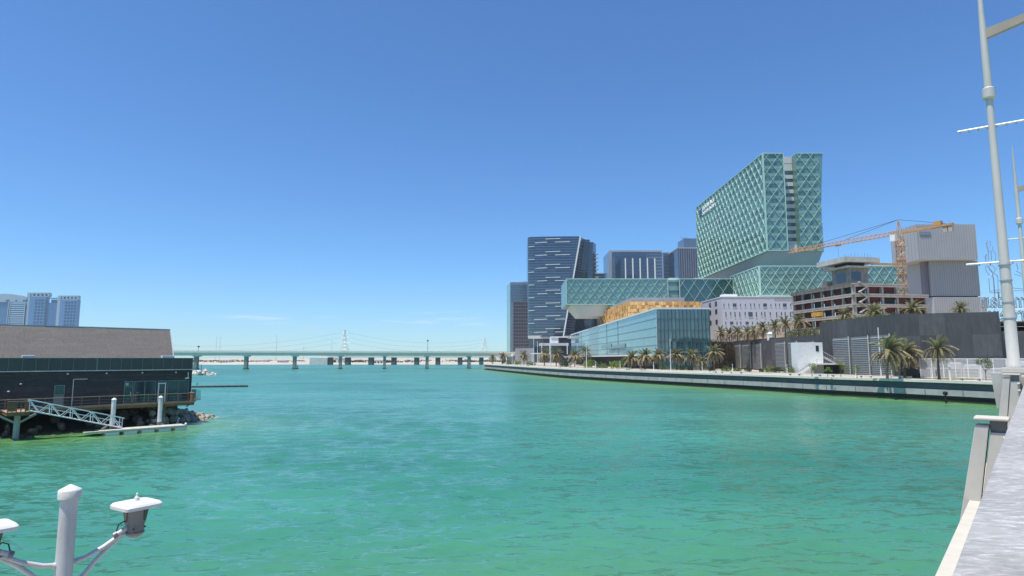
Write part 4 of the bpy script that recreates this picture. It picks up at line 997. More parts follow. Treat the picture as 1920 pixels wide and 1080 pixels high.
def frond_mesh(name, mat, L_, curve, n=22, spread=.55, seed=0):
    rng = random.Random(seed); vs = []; fs = []
    def pt(t): a = curve*t; return Vector((L_*t*math.cos(a*.55), 0, L_*t*math.sin(-a*.75) + L_*.18*math.sin(t*math.pi)*.5))
    prev = None
    for i in range(7):
        t = i/6; p = pt(t); w = .05*(1-t)+.012
        vs += [p+Vector((0, w, 0)), p+Vector((0, -w, 0))]
        if i: k = len(vs); fs.append((k-4, k-3, k-1, k-2))
    for i in range(n):
        t = .12+.88*i/n; p = pt(t); l = spread*math.sin(.35+t*2.3)*(1-.25*t)*rng.uniform(.85, 1.15)*L_*.30
        for s in (1, -1):
            tip = p + Vector((l*.75, s*l*.8, l*rng.uniform(-.35, .28))); w = .085
            k = len(vs); vs += [p+Vector((-w, 0, 0)), p+Vector((w, 0, .02)), tip]; fs.append((k, k+1, k+2))
    me = bpy.data.meshes.new(name); me.from_pydata([tuple(v) for v in vs], [], fs); me.materials.append(mat); return me
FR = [frond_mesh('frond', T['frond'], 1., .35, seed=1), frond_mesh('frond', T['frond'], 1., .8, seed=2), frond_mesh('frond', T['frond_dry'], 1., 1.0, seed=3), frond_mesh('frond', T['frond_dry'], 1., 1.3, seed=4)]
def palm(pos, hgt, fl, label, group, nf=34, wind=0., dry=.45, seed=0):
    rng = random.Random(seed*31+7); pos = Vector(pos)
    p = thing('palm_tree', label, 'palm tree', pos, group)
    prof = []
    n = 9
    for i in range(n):
        t = i/(n-1); r = .24*(1-.25*t)*(1.08 if i % 2 else .96)*(1.25 if i == 0 else 1); prof.append((r, hgt*t))
    prof.append((.30, hgt+.12)); prof.append((.16, hgt+.4))
    lean = Vector((wind*.25, 0, 0)); m = MB(); m.lathe(prof, 8, (0, 0, 0)); m.v = [(v[0]+wind*.3*(v[2]/hgt)**2+pos.x, v[1]+pos.y, v[2]+pos.z) for v in m.v]
    m.build('trunk', T['trunk'], p)
    top = pos+Vector((wind*.3, 0, hgt+.25))
    for i in range(nf):
        t = i/nf; el = 82 - 122*t**.9 + rng.uniform(-9, 9); az = i*137.5 + rng.uniform(-14, 14)
        isdry = rng.random() < (dry*1.7*t if t > .3 else 0)
        me = FR[(2 if rng.random() < .5 else 3) if isdry else (0 if el > 35 else 1)]
        o = bpy.data.objects.new('frond', me); COL.objects.link(o); o.parent = p; o.matrix_parent_inverse = PINV[p.name]
        a = R(az)
        if wind: # fronds swept down wind (+x)
            dx, dy = math.cos(a)+wind*.9, math.sin(a); a = math.atan2(dy, dx)
        s = fl*rng.uniform(.82, 1.1)*(1 if el > -20 else .85)
        o.matrix_basis = Matrix.Translation(top) @ Euler((rng.uniform(-.3, .3), -R(el), a), 'XYZ').to_matrix().to_4x4() @ Matrix.Scale(s, 4)
    return p
PL = [
 (923, 9, 3.4, 2.9, 'leftmost palm near the tip of the promenade, crowded with its neighbour'),
 (942, 9, 4.2, 3.2, 'second palm from the tip of the promenade'),
 (982, 9, 4.6, 3.3, 'palm before the grey bridge abutment block'),
 (1021, 10, 5.0, 3.4, 'palm below the entrance canopy, left of a close pair'),
 (1043, 10, 4.6, 3.4, 'palm below the entrance canopy, right of a close pair'),
 (1078, 9, 4.0, 3.3, 'low palm at the far end of the glass hall'),
 (1098, 12, 5.6, 2.6, 'slim palm rising behind the low one at the far end of the glass hall'),
 (1185, 9, 3.0, 3.2, 'dark upright palm left of the glass hall corner, almost to the ground'),
 (1210, 9, 3.6, 3.1, 'bushy pale palm just left of the glass hall corner'),
 (1234, 10, 4.0, 2.6, 'palm standing exactly at the corner of the glass hall'),
 (1269, 10, 4.0, 2.7, 'palm before the dark glass front, beside the tall white pole'),
 (1298, 10, 3.8, 2.6, 'palm before the right half of the dark glass front'),
 (1315, 10, 2.2, 1.9, 'small low palm before the right end of the dark glass front'),
 (1340, 9, 4.6, 2.7, 'palm before the brown hanging vines'),
]
for i, (px, d, hh, fl, lab) in enumerate(PL):
    q = along(px, d); q.z = 4.1; palm(q, hh*1.08, fl*1.12, lab, 'palms along the promenade', 46, .25, .85, i)
palm(gz(1664, 710, 4.0), 4.9, 3.9, 'largest windblown palm before the right louvred panel', 'palms along the promenade', 60, .9, .8, 21)
palm(gz(1697, 709, 4.0)+Vector((.6, 1, 0)), 4.5, 3.4, 'windblown palm tucked right behind the largest one', 'palms along the promenade', 48, .9, .8, 22)
palm(gz(1761, 711.5, 4.0), 5.4, 2.9, 'slim tall palm in front of the white slatted fence', 'palms along the promenade', 40, .5, .7, 23)
def on_wall(px, Yd, z, dx=0): q = at(px, 620, Yd); q.z = z; return q
TP = [
 (1351, 236, 13.9, 2.9, 3.0, 'leftmost palm of the terrace row, above the brown vines'),
 (1367, 232, 13.9, 2.6, 2.8, 'second palm from the left in the terrace row'),
 (1382, 228, 13.9, 3.0, 2.7, 'third palm from the left in the terrace row'),
 (1400, 226, 13.9, 2.9, 2.7, 'fourth palm from the left in the terrace row'),
 (1414, 221, 13.9, 3.0, 2.7, 'fifth palm from the left in the terrace row'),
 (1430, 216, 13.9, 3.9, 2.7, 'sixth palm of the terrace row, left of the white kiosk'),
 (1453, 208, 13.9, 4.3, 2.8, 'seventh palm of the terrace row, right of the white kiosk'),
 (1472, 202, 13.9, 4.6, 2.8, 'eighth palm of the terrace row, above the start of the hedge'),
 (1497, 196, 13.9, 5.0, 2.9, 'rightmost palm of the terrace row, at the white annex corner'),
 (1586, 166, 16.9, 2.2, 2.4, 'palm on the wall below the unfinished building corner'),
 (1641, 160, 16.9, 2.4, 2.9, 'palm on the wall below the concrete stair bay'),
 (1713, 152, 16.9, 2.6, 2.6, 'palm on the wall right of the crane mast'),
 (1803, 146, 16.9, 2.2, 2.2, 'lone palm on the wall below the ribbed boxes'),
]
for i, (px, Yd, z, hh, fl, lab) in enumerate(TP):
    q = on_wall(px, Yd, z); palm(q, hh*1.05, fl*1.12, lab, 'palms on the terrace', 40, .2, .85 if i < 9 else .3, 40+i)

def leaf_cloud(name, mat, blobs, n, size, seed):
    rng = np.random.default_rng(seed); C = []
    for (bx, by, bz, rx, ry, rz, wgt) in blobs:
        k = int(n*wgt); d = rng.normal(size=(k, 3)); d /= np.linalg.norm(d, axis=1)[:, None]
        r = (.55+.45*rng.random(k)**.5)*(1+.22*np.sin(d[:, 0]*5+bx*3)*np.cos(d[:, 1]*4+seed))
        C.append(d*r[:, None]*np.array([rx, ry, rz])+np.array([bx, by, bz]))
    C = np.concatenate(C); k = len(C); a = rng.normal(size=(k, 3)); a /= np.linalg.norm(a, axis=1)[:, None]; b = rng.normal(size=(k, 3)); b -= a*np.sum(a*b, 1)[:, None]; b /= np.linalg.norm(b, axis=1)[:, None]
    s = size*(.6+.8*rng.random(k))[:, None]
    V = np.stack([C-a*s, C+b*s*.5, C+a*s, C-b*s*.5], 1).reshape(-1, 3); Q = np.arange(4*k).reshape(k, 4)
    return np_mesh(name, V, Q, mat)
def tri_blobs(seed, w, h):
    g = random.Random(seed); out = [(0, 0, h*.5, w*.8, w*.8, h*.5, .4)]
    for i in range(5): out.append((g.uniform(-.6, .6)*w, g.uniform(-.6, .6)*w, h*g.uniform(.3, .7), w*g.uniform(.35, .6), w*g.uniform(.35, .6), h*g.uniform(.25, .42), .12))
    return out
SH = [leaf_cloud('foliage', T[m], tri_blobs(s, 1., 1.), 420, .10, s) for s, m in ((1, 'leaf'), (2, 'leaf'), (3, 'leaf_bright'), (4, 'leaf_dark'))]
STEM = MB().tube((0, 0, 0), (0, 0, .4), .05, .03, 6); STEM_ME = STEM.mesh('stem'); STEM_ME.materials.append(T['trunk'])
def shrub(pos, w, hh, var, label, group='shrubs along the promenade', rot=None):
    p = thing('shrub', label, 'shrub', pos, group)
    for nme, me, sc in (('foliage', SH[var], (w, w, hh)), ('stem', STEM_ME, (1, 1, hh))):
        o = bpy.data.objects.new(nme, me); COL.objects.link(o); o.parent = p; o.rotation_euler = (0, 0, rot if rot is not None else pos[0]*3.7); o.scale = sc
SHR = [(958, 8.5, 2.2, 1.8, 0, 'shrub between the second and third palms from the promenade tip'), (970, 8.5, 2.4, 1.7, 2, 'yellowish shrub left of the grey abutment block'),
 (995, 8.5, 2.6, 1.6, 0, 'low shrub before the grey abutment block'), (1058, 9, 1.9, 2.0, 3, 'dark round shrub right of the close palm pair'), (1066, 9, 1.6, 1.6, 3, 'darkest low shrub before the far end of the glass hall'),
 (1104, 9, 2.2, 2.2, 2, 'bright shrub under the slim palm'), (1124, 9, 1.8, 1.6, 0, 'small shrub before the middle of the glass hall'), (1133, 9, 1.5, 1.4, 0, 'lower shrub just right of the small one before the glass hall'),
 (1152, 9, 1.9, 2.0, 2, 'bright rounded shrub left of the dark upright palm'), (1163, 9, 1.6, 2.1, 2, 'bright shrub touching the dark upright palm'),
 (1243, 9, 1.0, 1.3, 0, 'small shrub at the corner of the glass hall'), (1277, 9, 1.0, 1.2, 3, 'small dark shrub right of the tall white pole'), (1291, 9, .9, 1.1, 3, 'small dark round shrub before the dark glass front'),
 (1335, 10, .9, 1.1, 3, 'small dark shrub at the foot of the vine palm'), (1362, 10, 1.5, 1.2, 0, 'spreading shrub right of the vine palm'), (1383, 10, 1.3, 1.0, 0, 'low shrub before the first louvred panel'),
 (1402, 10, .9, 1.0, 3, 'dark clipped shrub before the second louvred panel'), (1428, 10, .6, .9, 3, 'smallest clipped shrub before the third louvred panel'),
 (1443, 10, 1.2, 1.3, 2, 'bright shrub left of a dark twin before the wall'), (1459, 10, 1.3, 1.2, 3, 'dark twin shrub right of the bright one before the wall'), (1481, 9.5, 1.0, 1.4, 0, 'leafy shrub left of the white stair block'), (1485, 8.6, .7, .8, 2, 'small bright shrub at the foot of the white stair block')]
for px, d, w, hh, v, lab in SHR: q = along(px, d); q.z = 4.05; shrub(q, w*1.25, hh*1.55, v, lab)
def small_tree(pos, hh, w, label, n=700, seed=0, mat='leaf_bright', squash=1.):
    g = random.Random(seed); pos = Vector(pos); p = thing('young_tree', label, 'tree', pos, 'young trees on the promenade')
    m = MB(); top = Vector((g.uniform(-.1, .1), 0, hh*.45)); m.tube((0, 0, 0), top, .075, .05, 7); bl = []
    for i in range(6):
        e = Vector((g.uniform(-1, 1)*w*.6, g.uniform(-1, 1)*w*.6, hh*g.uniform(.55, .92))); m.tube(top*g.uniform(.7, 1), e, .035, .012, 5); bl.append((e.x, e.y, e.z, w*g.uniform(.3, .5), w*g.uniform(.3, .5), hh*g.uniform(.10, .17), 1/6))
    m.v = [tuple(Vector(v)+pos) for v in m.v]; m.build('trunk', T['trunk'], p)
    me = leaf_cloud('crown', T[mat], bl, n, .085, seed); o = bpy.data.objects.new('crown', me); COL.objects.link(o); o.parent = p
small_tree(gz(1523, 706, 4.0), 2.9, 1.2, 'young tree left before the white stair landing', seed=1)
small_tree(gz(1552, 707, 4.0), 2.3, .9, 'short young tree under the white stair landing', seed=2)
small_tree(gz(1577, 707, 4.0), 3.3, 1.1, 'young tree at the right end of the white stair landing', seed=3)
small_tree(gz(1607, 709, 4.0), 2.6, 1.0, 'thin young tree before the first right hand louvred panel', 380, seed=4)
small_tree(gz(1849, 713, 4.0), 4.0, 1.35, 'young tree in front of the slatted fence near the lamp pole', 1100, seed=5, mat='leaf')
# hedge on the terrace edge, vines on the return wall
def hedge():
    a, b = at(1476, 620, 196), at(1536, 620, 166); p = thing('hedge', 'clipped dark green hedge on top of the dark wall', 'hedge', (a.x, a.y, 14))
    bl = []; n = 26
    for i in range(n):
        q = a.lerp(b, i/(n-1)); bl.append((q.x-a.x, q.y-a.y, 1.35, 1.0, 1.2, 1.5, 1/n))
    me = leaf_cloud('foliage', T['leaf_dark'], bl, 4200, .13, 9); o = bpy.data.objects.new('foliage', me); COL.objects.link(o); o.parent = p
    m = MB(); m.tube((a.x, a.y, 14), (a.x, a.y, 15), .06); 
    for i in range(6):
        q = a.lerp(b, (i+.5)/6); MB().tube((q.x, q.y, 14), (q.x, q.y, 15.2), .06).build('stem', T['trunk'], p)
    q = thing('wall_top_creeper', 'thin green creeper along the top edge of the dark wall', 'creeper', (82, 150, 17.4)); bl = []
    for i in range(30):
        v = W1.lerp(W2, i/29); bl.append((v.x-82+.2, v.y-150, .1, .5, .9, .35, 1/30))
    me = leaf_cloud('foliage', T['leaf'], bl, 1500, .10, 12); o = bpy.data.objects.new('foliage', me); COL.objects.link(o); o.parent = q
    v = thing('hanging_vine', 'curtain of brown dry vines hanging beside the dark glass front', 'vine', (78, 240, 4)); rng = random.Random(2)
    a, b = Vector((75.2, 242.2, 0)), Vector((90, 250.4, 0))
    for k in range(70):
        t = rng.random(); p0 = a.lerp(b, t)+Vector((0, -.6-rng.random()*1.2, 0)); z1 = 14.8+rng.uniform(-.3, .5); z0 = 4.2+rng.uniform(0, 4.5)*(rng.random()**1.5); pts = []
        for i in range(7): pts.append(p0+Vector((rng.uniform(-.35, .35), rng.uniform(-.3, .3), z1+(z0-z1)*i/6)))
        MB().path(pts, [.10]*4+[.07, .05, .03], 4).build('strand', T['vine'], v)
    bl = [(a.lerp(b, t).x-78, a.lerp(b, t).y-240-1.2, z-4, 1.4, 1.0, 1.5, .05) for t in (.05, .2, .35, .5, .65, .8) for z in (6, 9, 12, 14.6)]
    me = leaf_cloud('foliage', T['vine'], bl, 2200, .16, 5); o = bpy.data.objects.new('foliage', me); COL.objects.link(o); o.parent = v
hedge()
# kiosk on the terrace
k0 = at(1447, 626, 207); k0.z = 14
kk = thing('kiosk', 'small white kiosk with blue band among the terrace palms', 'kiosk', k0)
MB().prism([(k0.x-1, k0.y), (k0.x+1, k0.y), (k0.x+1, k0.y+1.5), (k0.x-1, k0.y+1.5)], 14, 16.2).build('body', T['white_paint'], kk)
MB().prism([(k0.x-1.1, k0.y-.1), (k0.x+1.1, k0.y-.1), (k0.x+1.1, k0.y+1.6), (k0.x-1.1, k0.y+1.6)], 16.2, 16.9, [(k0.x-.6, k0.y+.4), (k0.x+.6, k0.y+.4), (k0.x+.6, k0.y+1.1), (k0.x-.6, k0.y+1.1)]).build('roof', T['white_paint'], kk)
panel('blue_band', (k0.x-.8, k0.y-.03, 14.6), (1.6, 0, 0), (0, 0, .35), .04, T['sign_blue'], kk)

# ------------------------------------------------------------------ promenade furniture
def white_pole(px, d, top_py, label, r=.10, bandz=None, name='promenade_pole', group='white poles on the promenade', disc=False):
    q = along(px, d); zt = at(px, top_py, q.y).z; q.z = 4
    h = thing(name, label, 'pole', q, group)
    MB().lathe([(r*1.6, 0), (r*1.6, .12), (r, .16), (r*.8, zt-4-.15), (r*.3, zt-4)], 8, q).build('shaft', T['white_paint'], h)
    MB().lathe([(r*1.25, 0), (r*1.25, .5)], 8, q+Vector((0, 0, (zt-4)*.72))).build('light_collar', T['grey_metal'], h)
    if disc: MB().lathe([(.05, -.9), (1.0, -.6), (1.0, .3), (.05, .55)], 12, q+Vector((0, -.3, zt-4-.6))).build('globe', T['white_paint'], h)
for px, py, lab in ((1001, 634, 'tall white pole left of the entrance block'), (1008, 640, 'tall white pole just right of its twin by the entrance block'), (1033, 644, 'white pole before the right of the entrance canopy'), (1100, 640, 'tall white pole before the far glass hall'), (1258, 636, 'tall white pole before the glass hall corner'), (1652, 614, 'tall white pole beside the largest windblown palm')):
    white_pole(px, 4 if px != 1652 else 9, py, lab, .16 if px < 1200 else .12)
white_pole(961, 4, 664, 'white globe lamp before the bridge abutment', .12, disc=True)
BO = [(915, 'first'), (928, 'second'), (940, 'third'), (964, 'fourth'), (981, 'fifth'), (1031, 'sixth'), (1079, 'seventh'), (1117, 'eighth'), (1163, 'ninth'), (1226, 'tenth'), (1317, 'eleventh'), (1374, 'twelfth'), (1476, 'thirteenth'), (1605, 'fourteenth'), (1781, 'last')]
for px, nth in BO:
    q = along(px, 3.0); white_pole(px, 3.0, 672+ (9.2*(1150/q.y)*.115)+(0 if px < 1300 else 3), '%s short white light column from the promenade tip' % nth, .14 if px < 1300 else .11, name='light_column', group='short white light columns')
# bench blocks and low kerbs near the edge
for px, d, L_, lab in ((1355, 5, 3.5, 'white stone bench left of the vine palm'), (1392, 5, 5, 'white stone bench before the louvred panels'), (1500, 4.5, 4, 'white stone bench left of the stair landing'), (1565, 4.5, 5, 'white stone bench before the stair landing'), (1635, 4.2, 3, 'white stone bench left of the windblown palms'), (1690, 4.2, 3.5, 'white stone bench below the windblown palms'), (1840, 4, 4.2, 'white stone bench before the slatted fence')):
    q = along(px, d); t = Vector((quay_x(q.y+1)-quay_x(q.y-1), 2, 0)).normalized(); n = Vector((t.y, -t.x, 0)); h = thing('stone_bench', lab, 'bench', q, 'benches on the promenade')
    MB().obox(q+Vector((0,0,.32)), t*L_, n*.6, (0, 0, .16)).build('seat', T['coping'], h, bevel=.02)
    for s in (.12, .82): MB().obox(q+t*L_*s+n*.08+Vector((0,0,-.1)), t*L_*.07, n*.44, (0, 0, .42)).build('support', T['concrete'], h)
q = along(1745, 6); h = thing('notice_post', 'slim white gate frame with black notice left of the slim palm', 'sign', q)
for dx in (0, .9): MB().box(q.x+dx, q.x+dx+.08, q.y, q.y+.08, 4, 6.2).build('post', T['white_paint'], h)
MB().box(q.x+.08, q.x+.9, q.y, q.y+.06, 6.1, 6.2).build('top_rail', T['white_paint'], h); MB().box(q.x+.95, q.x+1.15, q.y-.06, q.y-.01, 4.6, 5.6).build('notice', T['black'], h)
# black fender hanging on the quay
q = gz(1777, 748, .8); q.x -= .35; h = thing('fender', 'black rubber fender hanging on the quay wall below the fence', 'fender', q)
MB().lathe([(.16, -.7), (.2, -.5), (.16, .2), (.12, .6)], 10, q).build('hose', T['black'], h, True); MB().lathe([(.1, .6), (.34, .75), (.4, 1.0), (.34, 1.25), (.1, 1.35)], 12, q).build('cap', T['black'], h, True)
# abutment block of the far bridge
q = at(966, 660, 452); 
h = thing('bridge_abutment', 'plain grey concrete block where the far bridge meets the promenade', 'abutment', (q.x, 452, 4))
MB().box(q.x, at(1001, 660, 452).x, 452, 470, 3.8, ZZ(653, 452)).build('block', T['soffit'], h); MB().box(at(995, 660, 446).x, at(1022, 660, 446).x, 440, 449, ZZ(664, 446), ZZ(662, 446)).build('canopy', T['white_paint'], h)
for px in (997, 1010, 1020): MB().box(at(px, 670, 441).x, at(px, 670, 441).x+.5, 441, 441.5, 3.9, ZZ(664, 446)).build('canopy_post', T['white_paint'], h)
# ------------------------------------------------------------------ dark timber restaurant on the left shore
T['board'] = M('black_board', (.040, .038, .042), .7, var=.35, scale=1.2, bump=.3, stretch=(1, 1, 3))
T['board2'] = M('black_board_worn', (.058, .052, .054), .75, var=.35, scale=1.2, bump=.3)
T['smoke_panel'] = glass('smoked_panel', (.060, .066, .056), .0, .45)
T['deck_wood'] = M('deck_wood', (.33, .235, .15), .85, var=.25, scale=1.5, bump=.3)
T['pale_trim'] = M('pale_trim', (.58, .57, .54), .7, var=.2, scale=1.5)
T['win_teal'] = glass('shop_window', (.012, .028, .036), .25, .06)
T['frame_grey'] = M('frame_grey', (.19, .22, .22), .5, .3, var=.1)
def shingle_mat():
    m = bpy.data.materials.new('roof_shingle'); m.use_nodes = True; nt = m.node_tree; b = nt.nodes['Principled BSDF']; N = nt.nodes.new; K = nt.links.new
    b.inputs['Roughness'].default_value = .9
    oi = N('ShaderNodeObjectInfo'); tcn = N('ShaderNodeNewGeometry'); mp = N('ShaderNodeMapping'); mp.inputs['Rotation'].default_value = (0, 0, R(-45)); mp.inputs['Scale'].default_value = (.8, 2.2, 2.6); K(tcn.outputs['Position'], mp.inputs[0])
    n = N('ShaderNodeTexNoise'); n.inputs['Scale'].default_value = 6.5; n.inputs['Detail'].default_value = 9; n.inputs['Roughness'].default_value = .85; K(mp.outputs[0], n.inputs['Vector'])
    r = N('ShaderNodeValToRGB'); e = r.color_ramp.elements; e[0].position = .40; e[0].color = (.05, .046, .042, 1); e[1].position = .62; e[1].color = (.17, .158, .146, 1)
    K(n.outputs[0], r.inputs[0])
    mr = N('ShaderNodeMapRange'); mr.inputs[3].default_value = .92; mr.inputs[4].default_value = 1.07; K(oi.outputs['Random'], mr.inputs[0])
    mm = N('ShaderNodeMix'); mm.data_type = 'RGBA'; mm.blend_type = 'MULTIPLY'; mm.inputs['Factor'].default_value = 1; K(r.outputs[0], mm.inputs['A']); K(mr.outputs[0], mm.inputs['B']); K(mm.outputs['Result'], b.inputs['Base Color'])
    bp = N('ShaderNodeBump'); bp.inputs['Strength'].default_value = .5; bp.inputs['Distance'].default_value = .04; K(n.outputs[0], bp.inputs['Height']); K(bp.outputs[0], b.inputs['Normal']); return m
T['shingle'] = shingle_mat()
def RP(t, o, z): return DO + DD*t + DB*o + Vector((0, 0, z))
def t_of(px, o, py=720):
    x, y, z = ray(px, py); k = x/y; q = DO+DB*o; return (q.x-k*q.y)/(k*DD.y-DD.x)
ZD = 2.75; FO = 2.0; NF = -DB
def restaurant():
    h = thing('restaurant', 'dark timber waterside restaurant with grey shingle roof and wooden deck', 'restaurant', RP(0, FO, ZD))
    TL, TR = -26., t_of(359, FO); ZB_, ZT_ = 6.68, 8.0
    MB().obox(RP(TL, FO, ZD), DD*(TR-TL), DB*15, (0, 0, ZT_-ZD-.05)).build('body', T['board'], h)
    # boards, in lengths
    rows = 16; openings = [(t_of(101, FO), t_of(123, FO), 0), (t_of(232, FO)-.05, TR, 0), (t_of(135, FO), t_of(164, FO), 0)]
    for r in range(rows):
        z = ZD+(ZB_-ZD)*(r+.5)/rows; hh = (ZB_-ZD)/rows-.03; t = TL
        while t < TR:
            L_ = random.uniform(3.2, 5.5); t1 = min(t+L_, TR)
            j = random.uniform(.03, .06)
            bar('cladding_board', RP(t+.01, FO-j*.5, z), RP(t1-.01, FO-j*.5, z), hh, j, T['board'] if random.random() < .7 else T['board2'], h, NF); t = t1
    # smoked glass parapet band
    pt = [t_of(x/3.375, FO-.25, 690) for x in (50, 140, 225, 305, 385, 462, 540, 612, 695, 765, 830, 900, 965, 1030, 1090, 1150, 1216)]
    w0 = pt[1]-pt[0]; pt = [pt[0]-w0*k for k in range(9, 0, -1)] + pt
    for a, b in zip(pt[:-1], pt[1:]):
        bar('parapet_panel', RP(a+.04, FO-.25, (ZB_+ZT_)/2), RP(b-.04, FO-.25, (ZB_+ZT_)/2), ZT_-ZB_-.06, .06, T['smoke_panel'], h, NF)
    for i, a in enumerate(pt): bar('mullion', RP(a, FO-.27, ZB_), RP(a, FO-.27, ZT_), .05 if i % 9 != 7 else .12, .10, T['frame_grey'], h, NF)
    MB().obox(RP(TL, FO-.02, ZB_), DD*(TR-TL), DB*.3, (0, 0, ZT_-ZB_)).build('parapet_core', T['dark_metal'], h)
    bar('top_trim', RP(TL, FO-.26, ZT_+.03), RP(TR+.1, FO-.26, ZT_+.03), .07, .16, T['frame_grey'], h, NF); bar('lower_trim', RP(TL, FO-.30, ZB_-.05), RP(TR+.1, FO-.30, ZB_-.05), .10, .22, T['pale_trim'], h, NF)
    for px, py in ((127, 701), (200, 700), (267, 699), (330, 698)):
        t = t_of(px, FO-.2, py); q = RP(t, FO-.2, 0); z = at(px, py, q.y).z
        MB().lathe([(.04, -.08), (.10, -.06), (.10, .03), (.03, .08)], 8, (q.x, q.y, z)).build('spotlight', T['white_paint'], h)
    for px, py in ((39, 720), (16, 734)):
        t = t_of(px, FO-.15, py); q = RP(t, FO-.15, 0); z = at(px, py, q.y).z; MB().lathe([(.04, -.06), (.11, -.05), (.11, .03), (.03, .06)], 8, (q.x, q.y, z)).build('spotlight', T['pale_trim'], h)
    t = t_of(352, FO-.15); bar('lamp_bracket', RP(t, FO-.12, 5.6), RP(t, FO-.12, 6.3), .05, .06, T['white_paint'], h, NF); MB().obox(RP(t-.35, FO-.35, 5.5), DD*.4, DB*.2, (0, 0, .12)).build('wall_lamp', T['white_paint'], h)
    # windows and doors
    def opening(pa, pb, z0, z1, name, panes=1, mat=T['win_teal']):
        a, b = t_of(pa, FO-.06), t_of(pb, FO-.06); fr = MB()
        o = MB().obox(RP(a, FO-.08, z0), DD*(b-a), DB*.05, (0, 0, z1-z0)).build(name, mat, h)
        for s in np.linspace(a, b, panes+1): bar('frame', RP(s, FO-.10, z0), RP(s, FO-.10, z1), .07, .10, T['frame_grey'], o, NF)
        for z in (z0+.03, z1-.03): bar('frame', RP(a, FO-.10, z), RP(b, FO-.10, z), .07, .09, T['frame_grey'], o, NF)
        return o
    z1 = 5.35
    o = opening(233.5, 248.5, ZD+.02, z1, 'door'); bar('door_handle', RP(t_of(246, FO-.2), FO-.2, 3.6), RP(t_of(246, FO-.2), FO-.2, 4.1), .05, .05, T['white_metal'], o, NF)
    bar('door_sign', RP(t_of(236, FO-.2), FO-.18, 5.0), RP(t_of(241, FO-.2), FO-.18, 5.0), .28, .03, T['sign_teal'], o, NF); bar('transom_bar', RP(t_of(233.5, FO-.06), FO-.12, 4.75), RP(t_of(248.5, FO-.06), FO-.12, 4.75), .07, .1, T['frame_grey'], o, NF)
    opening(251, 292, ZD+.02, z1, 'window', 2)
    o = opening(296, 311, ZD+.02, z1, 'door'); bar('transom_bar', RP(t_of(296, FO-.06), FO-.13, 5.0), RP(t_of(311, FO-.06), FO-.13, 5.0), .12, .12, T['white_metal'], o, NF)
    for px in (297.5, 310): bar('door_stile', RP(t_of(px, FO-.06), FO-.14, ZD+.05), RP(t_of(px, FO-.06), FO-.14, 5.0), .1, .08, T['white_metal'], o, NF)
    opening(314, 353.5, ZD+.02, z1, 'window', 2)
    opening(103, 121.5, 4.05, 5.1, 'window', 1, T['win_green']); MB().obox(RP(t_of(102, FO), FO-.07, ZD), DD*(t_of(122, FO)-t_of(102, FO)), DB*.04, (0, 0, 1.25)).build('window_apron', T['frame_grey'], h)
    o = MB().obox(RP(t_of(137, FO), FO-.09, ZD), DD*(t_of(163, FO)-t_of(137, FO)), DB*.05, (0, 0, 2.9)).build('door', T['board'], h)
    bar('door_frame', RP(t_of(137, FO), FO-.12, ZD), RP(t_of(137, FO), FO-.12, 5.7), .07, .08, T['pale_trim'], o, NF); bar('door_frame', RP(t_of(137, FO), FO-.12, 5.7), RP(t_of(163, FO), FO-.12, 5.7), .07, .08, T['pale_trim'], o, NF)
    # roof: slope towards the water built from shingle courses, gable ends, back slope
    e0 = 1.0+FO; ez = 8.02; ro = 9.6; rz = 11.75; tr_e = t_of(325, e0, 668); tr_r = t_of(318, ro, 620); tl = -24.
    mb = MB(); 
    mb.add([RP(tl, e0, ez), RP(tr_e, e0, ez), RP(tr_r, ro, rz), RP(tl, ro, rz), RP(tl, 16.8, ez), RP(tr_e+1, 16.8, ez)], [(0, 1, 2, 3), (3, 2, 5, 4), (1, 5, 2), (0, 3, 4), (0, 4, 5, 1)])
    rf = mb.build('roof', T['shingle'], h)
    rowsR = 15; sl = Vector((0, 0, 0)); sv = (RP(0, ro, rz)-RP(0, e0, ez)); sn = DD.cross(sv).normalized()
    if sn.z < 0: sn = -sn
    lens = []
    for r in range(rowsR):
        f0, f1 = r/rowsR, (r+1)/rowsR; p0 = RP(0, e0, ez)+sv*f0; t = tl+random.uniform(0, 1); tend = tr_e+(tr_r-tr_e)*f0
        while t < tend-.1:
            t1 = min(t+random.uniform(1.5, 2.4), tend); j = random.uniform(.012, .05)
            a = p0+DD*(t+.01)+sv*(.5/rowsR)+sn*j; b = p0+DD*(t1-.01)+sv*(.5/rowsR)+sn*j; nn = (sn + sv.normalized()*-.06).normalized()
            bar('shingle_course', a, b, sv.length/rowsR*1.02, .035, T['shingle'], rf, nn); t = t1
    bar('ridge_cap', RP(tl, ro, rz+.08), RP(tr_r+.05, ro, rz+.08), .3, .14, T['grey_metal'], rf); bar('gable_trim', RP(tr_e+.05, e0, ez+.06), RP(tr_r+.05, ro, rz+.08), .12, .12, T['grey_metal'], rf)
    for pa, pb in ((41, 64), (303, 326)):
        a, b = t_of(pa, e0, 668), t_of(pb, e0, 668); MB().obox(RP(a, e0-.3, ez), DD*(b-a), DB*1.0, (0, 0, .30)).build('roof_hatch', T['white_paint'], h, bevel=.03)
    MB().obox(RP(TL, FO+.3, ZT_-.2), DD*(TR-TL), DB*14, (0, 0, .2)).build('flat_roof', T['dark_metal'], h)
    # deck, boards, edge beam, joists, railing
    DTL, DTR = -26., t_of(364, 0, 752)
    for r in range(10):
        o = FO*(r+.5)/10; bar('deck_board', RP(DTL, o, ZD-.03), RP(DTR, o, ZD-.03), FO/10-.02, .06, T['deck_wood'], h)
    bar('edge_beam', RP(DTL, .0, ZD-.22), RP(DTR, .0, ZD-.22), .34, .14, T['rust'], h, NF); bar('edge_trim', RP(DTL, -.06, ZD+.0), RP(DTR+.05, -.06, ZD+.0), .14, .18, T['deck_wood'], h)
    n = 22
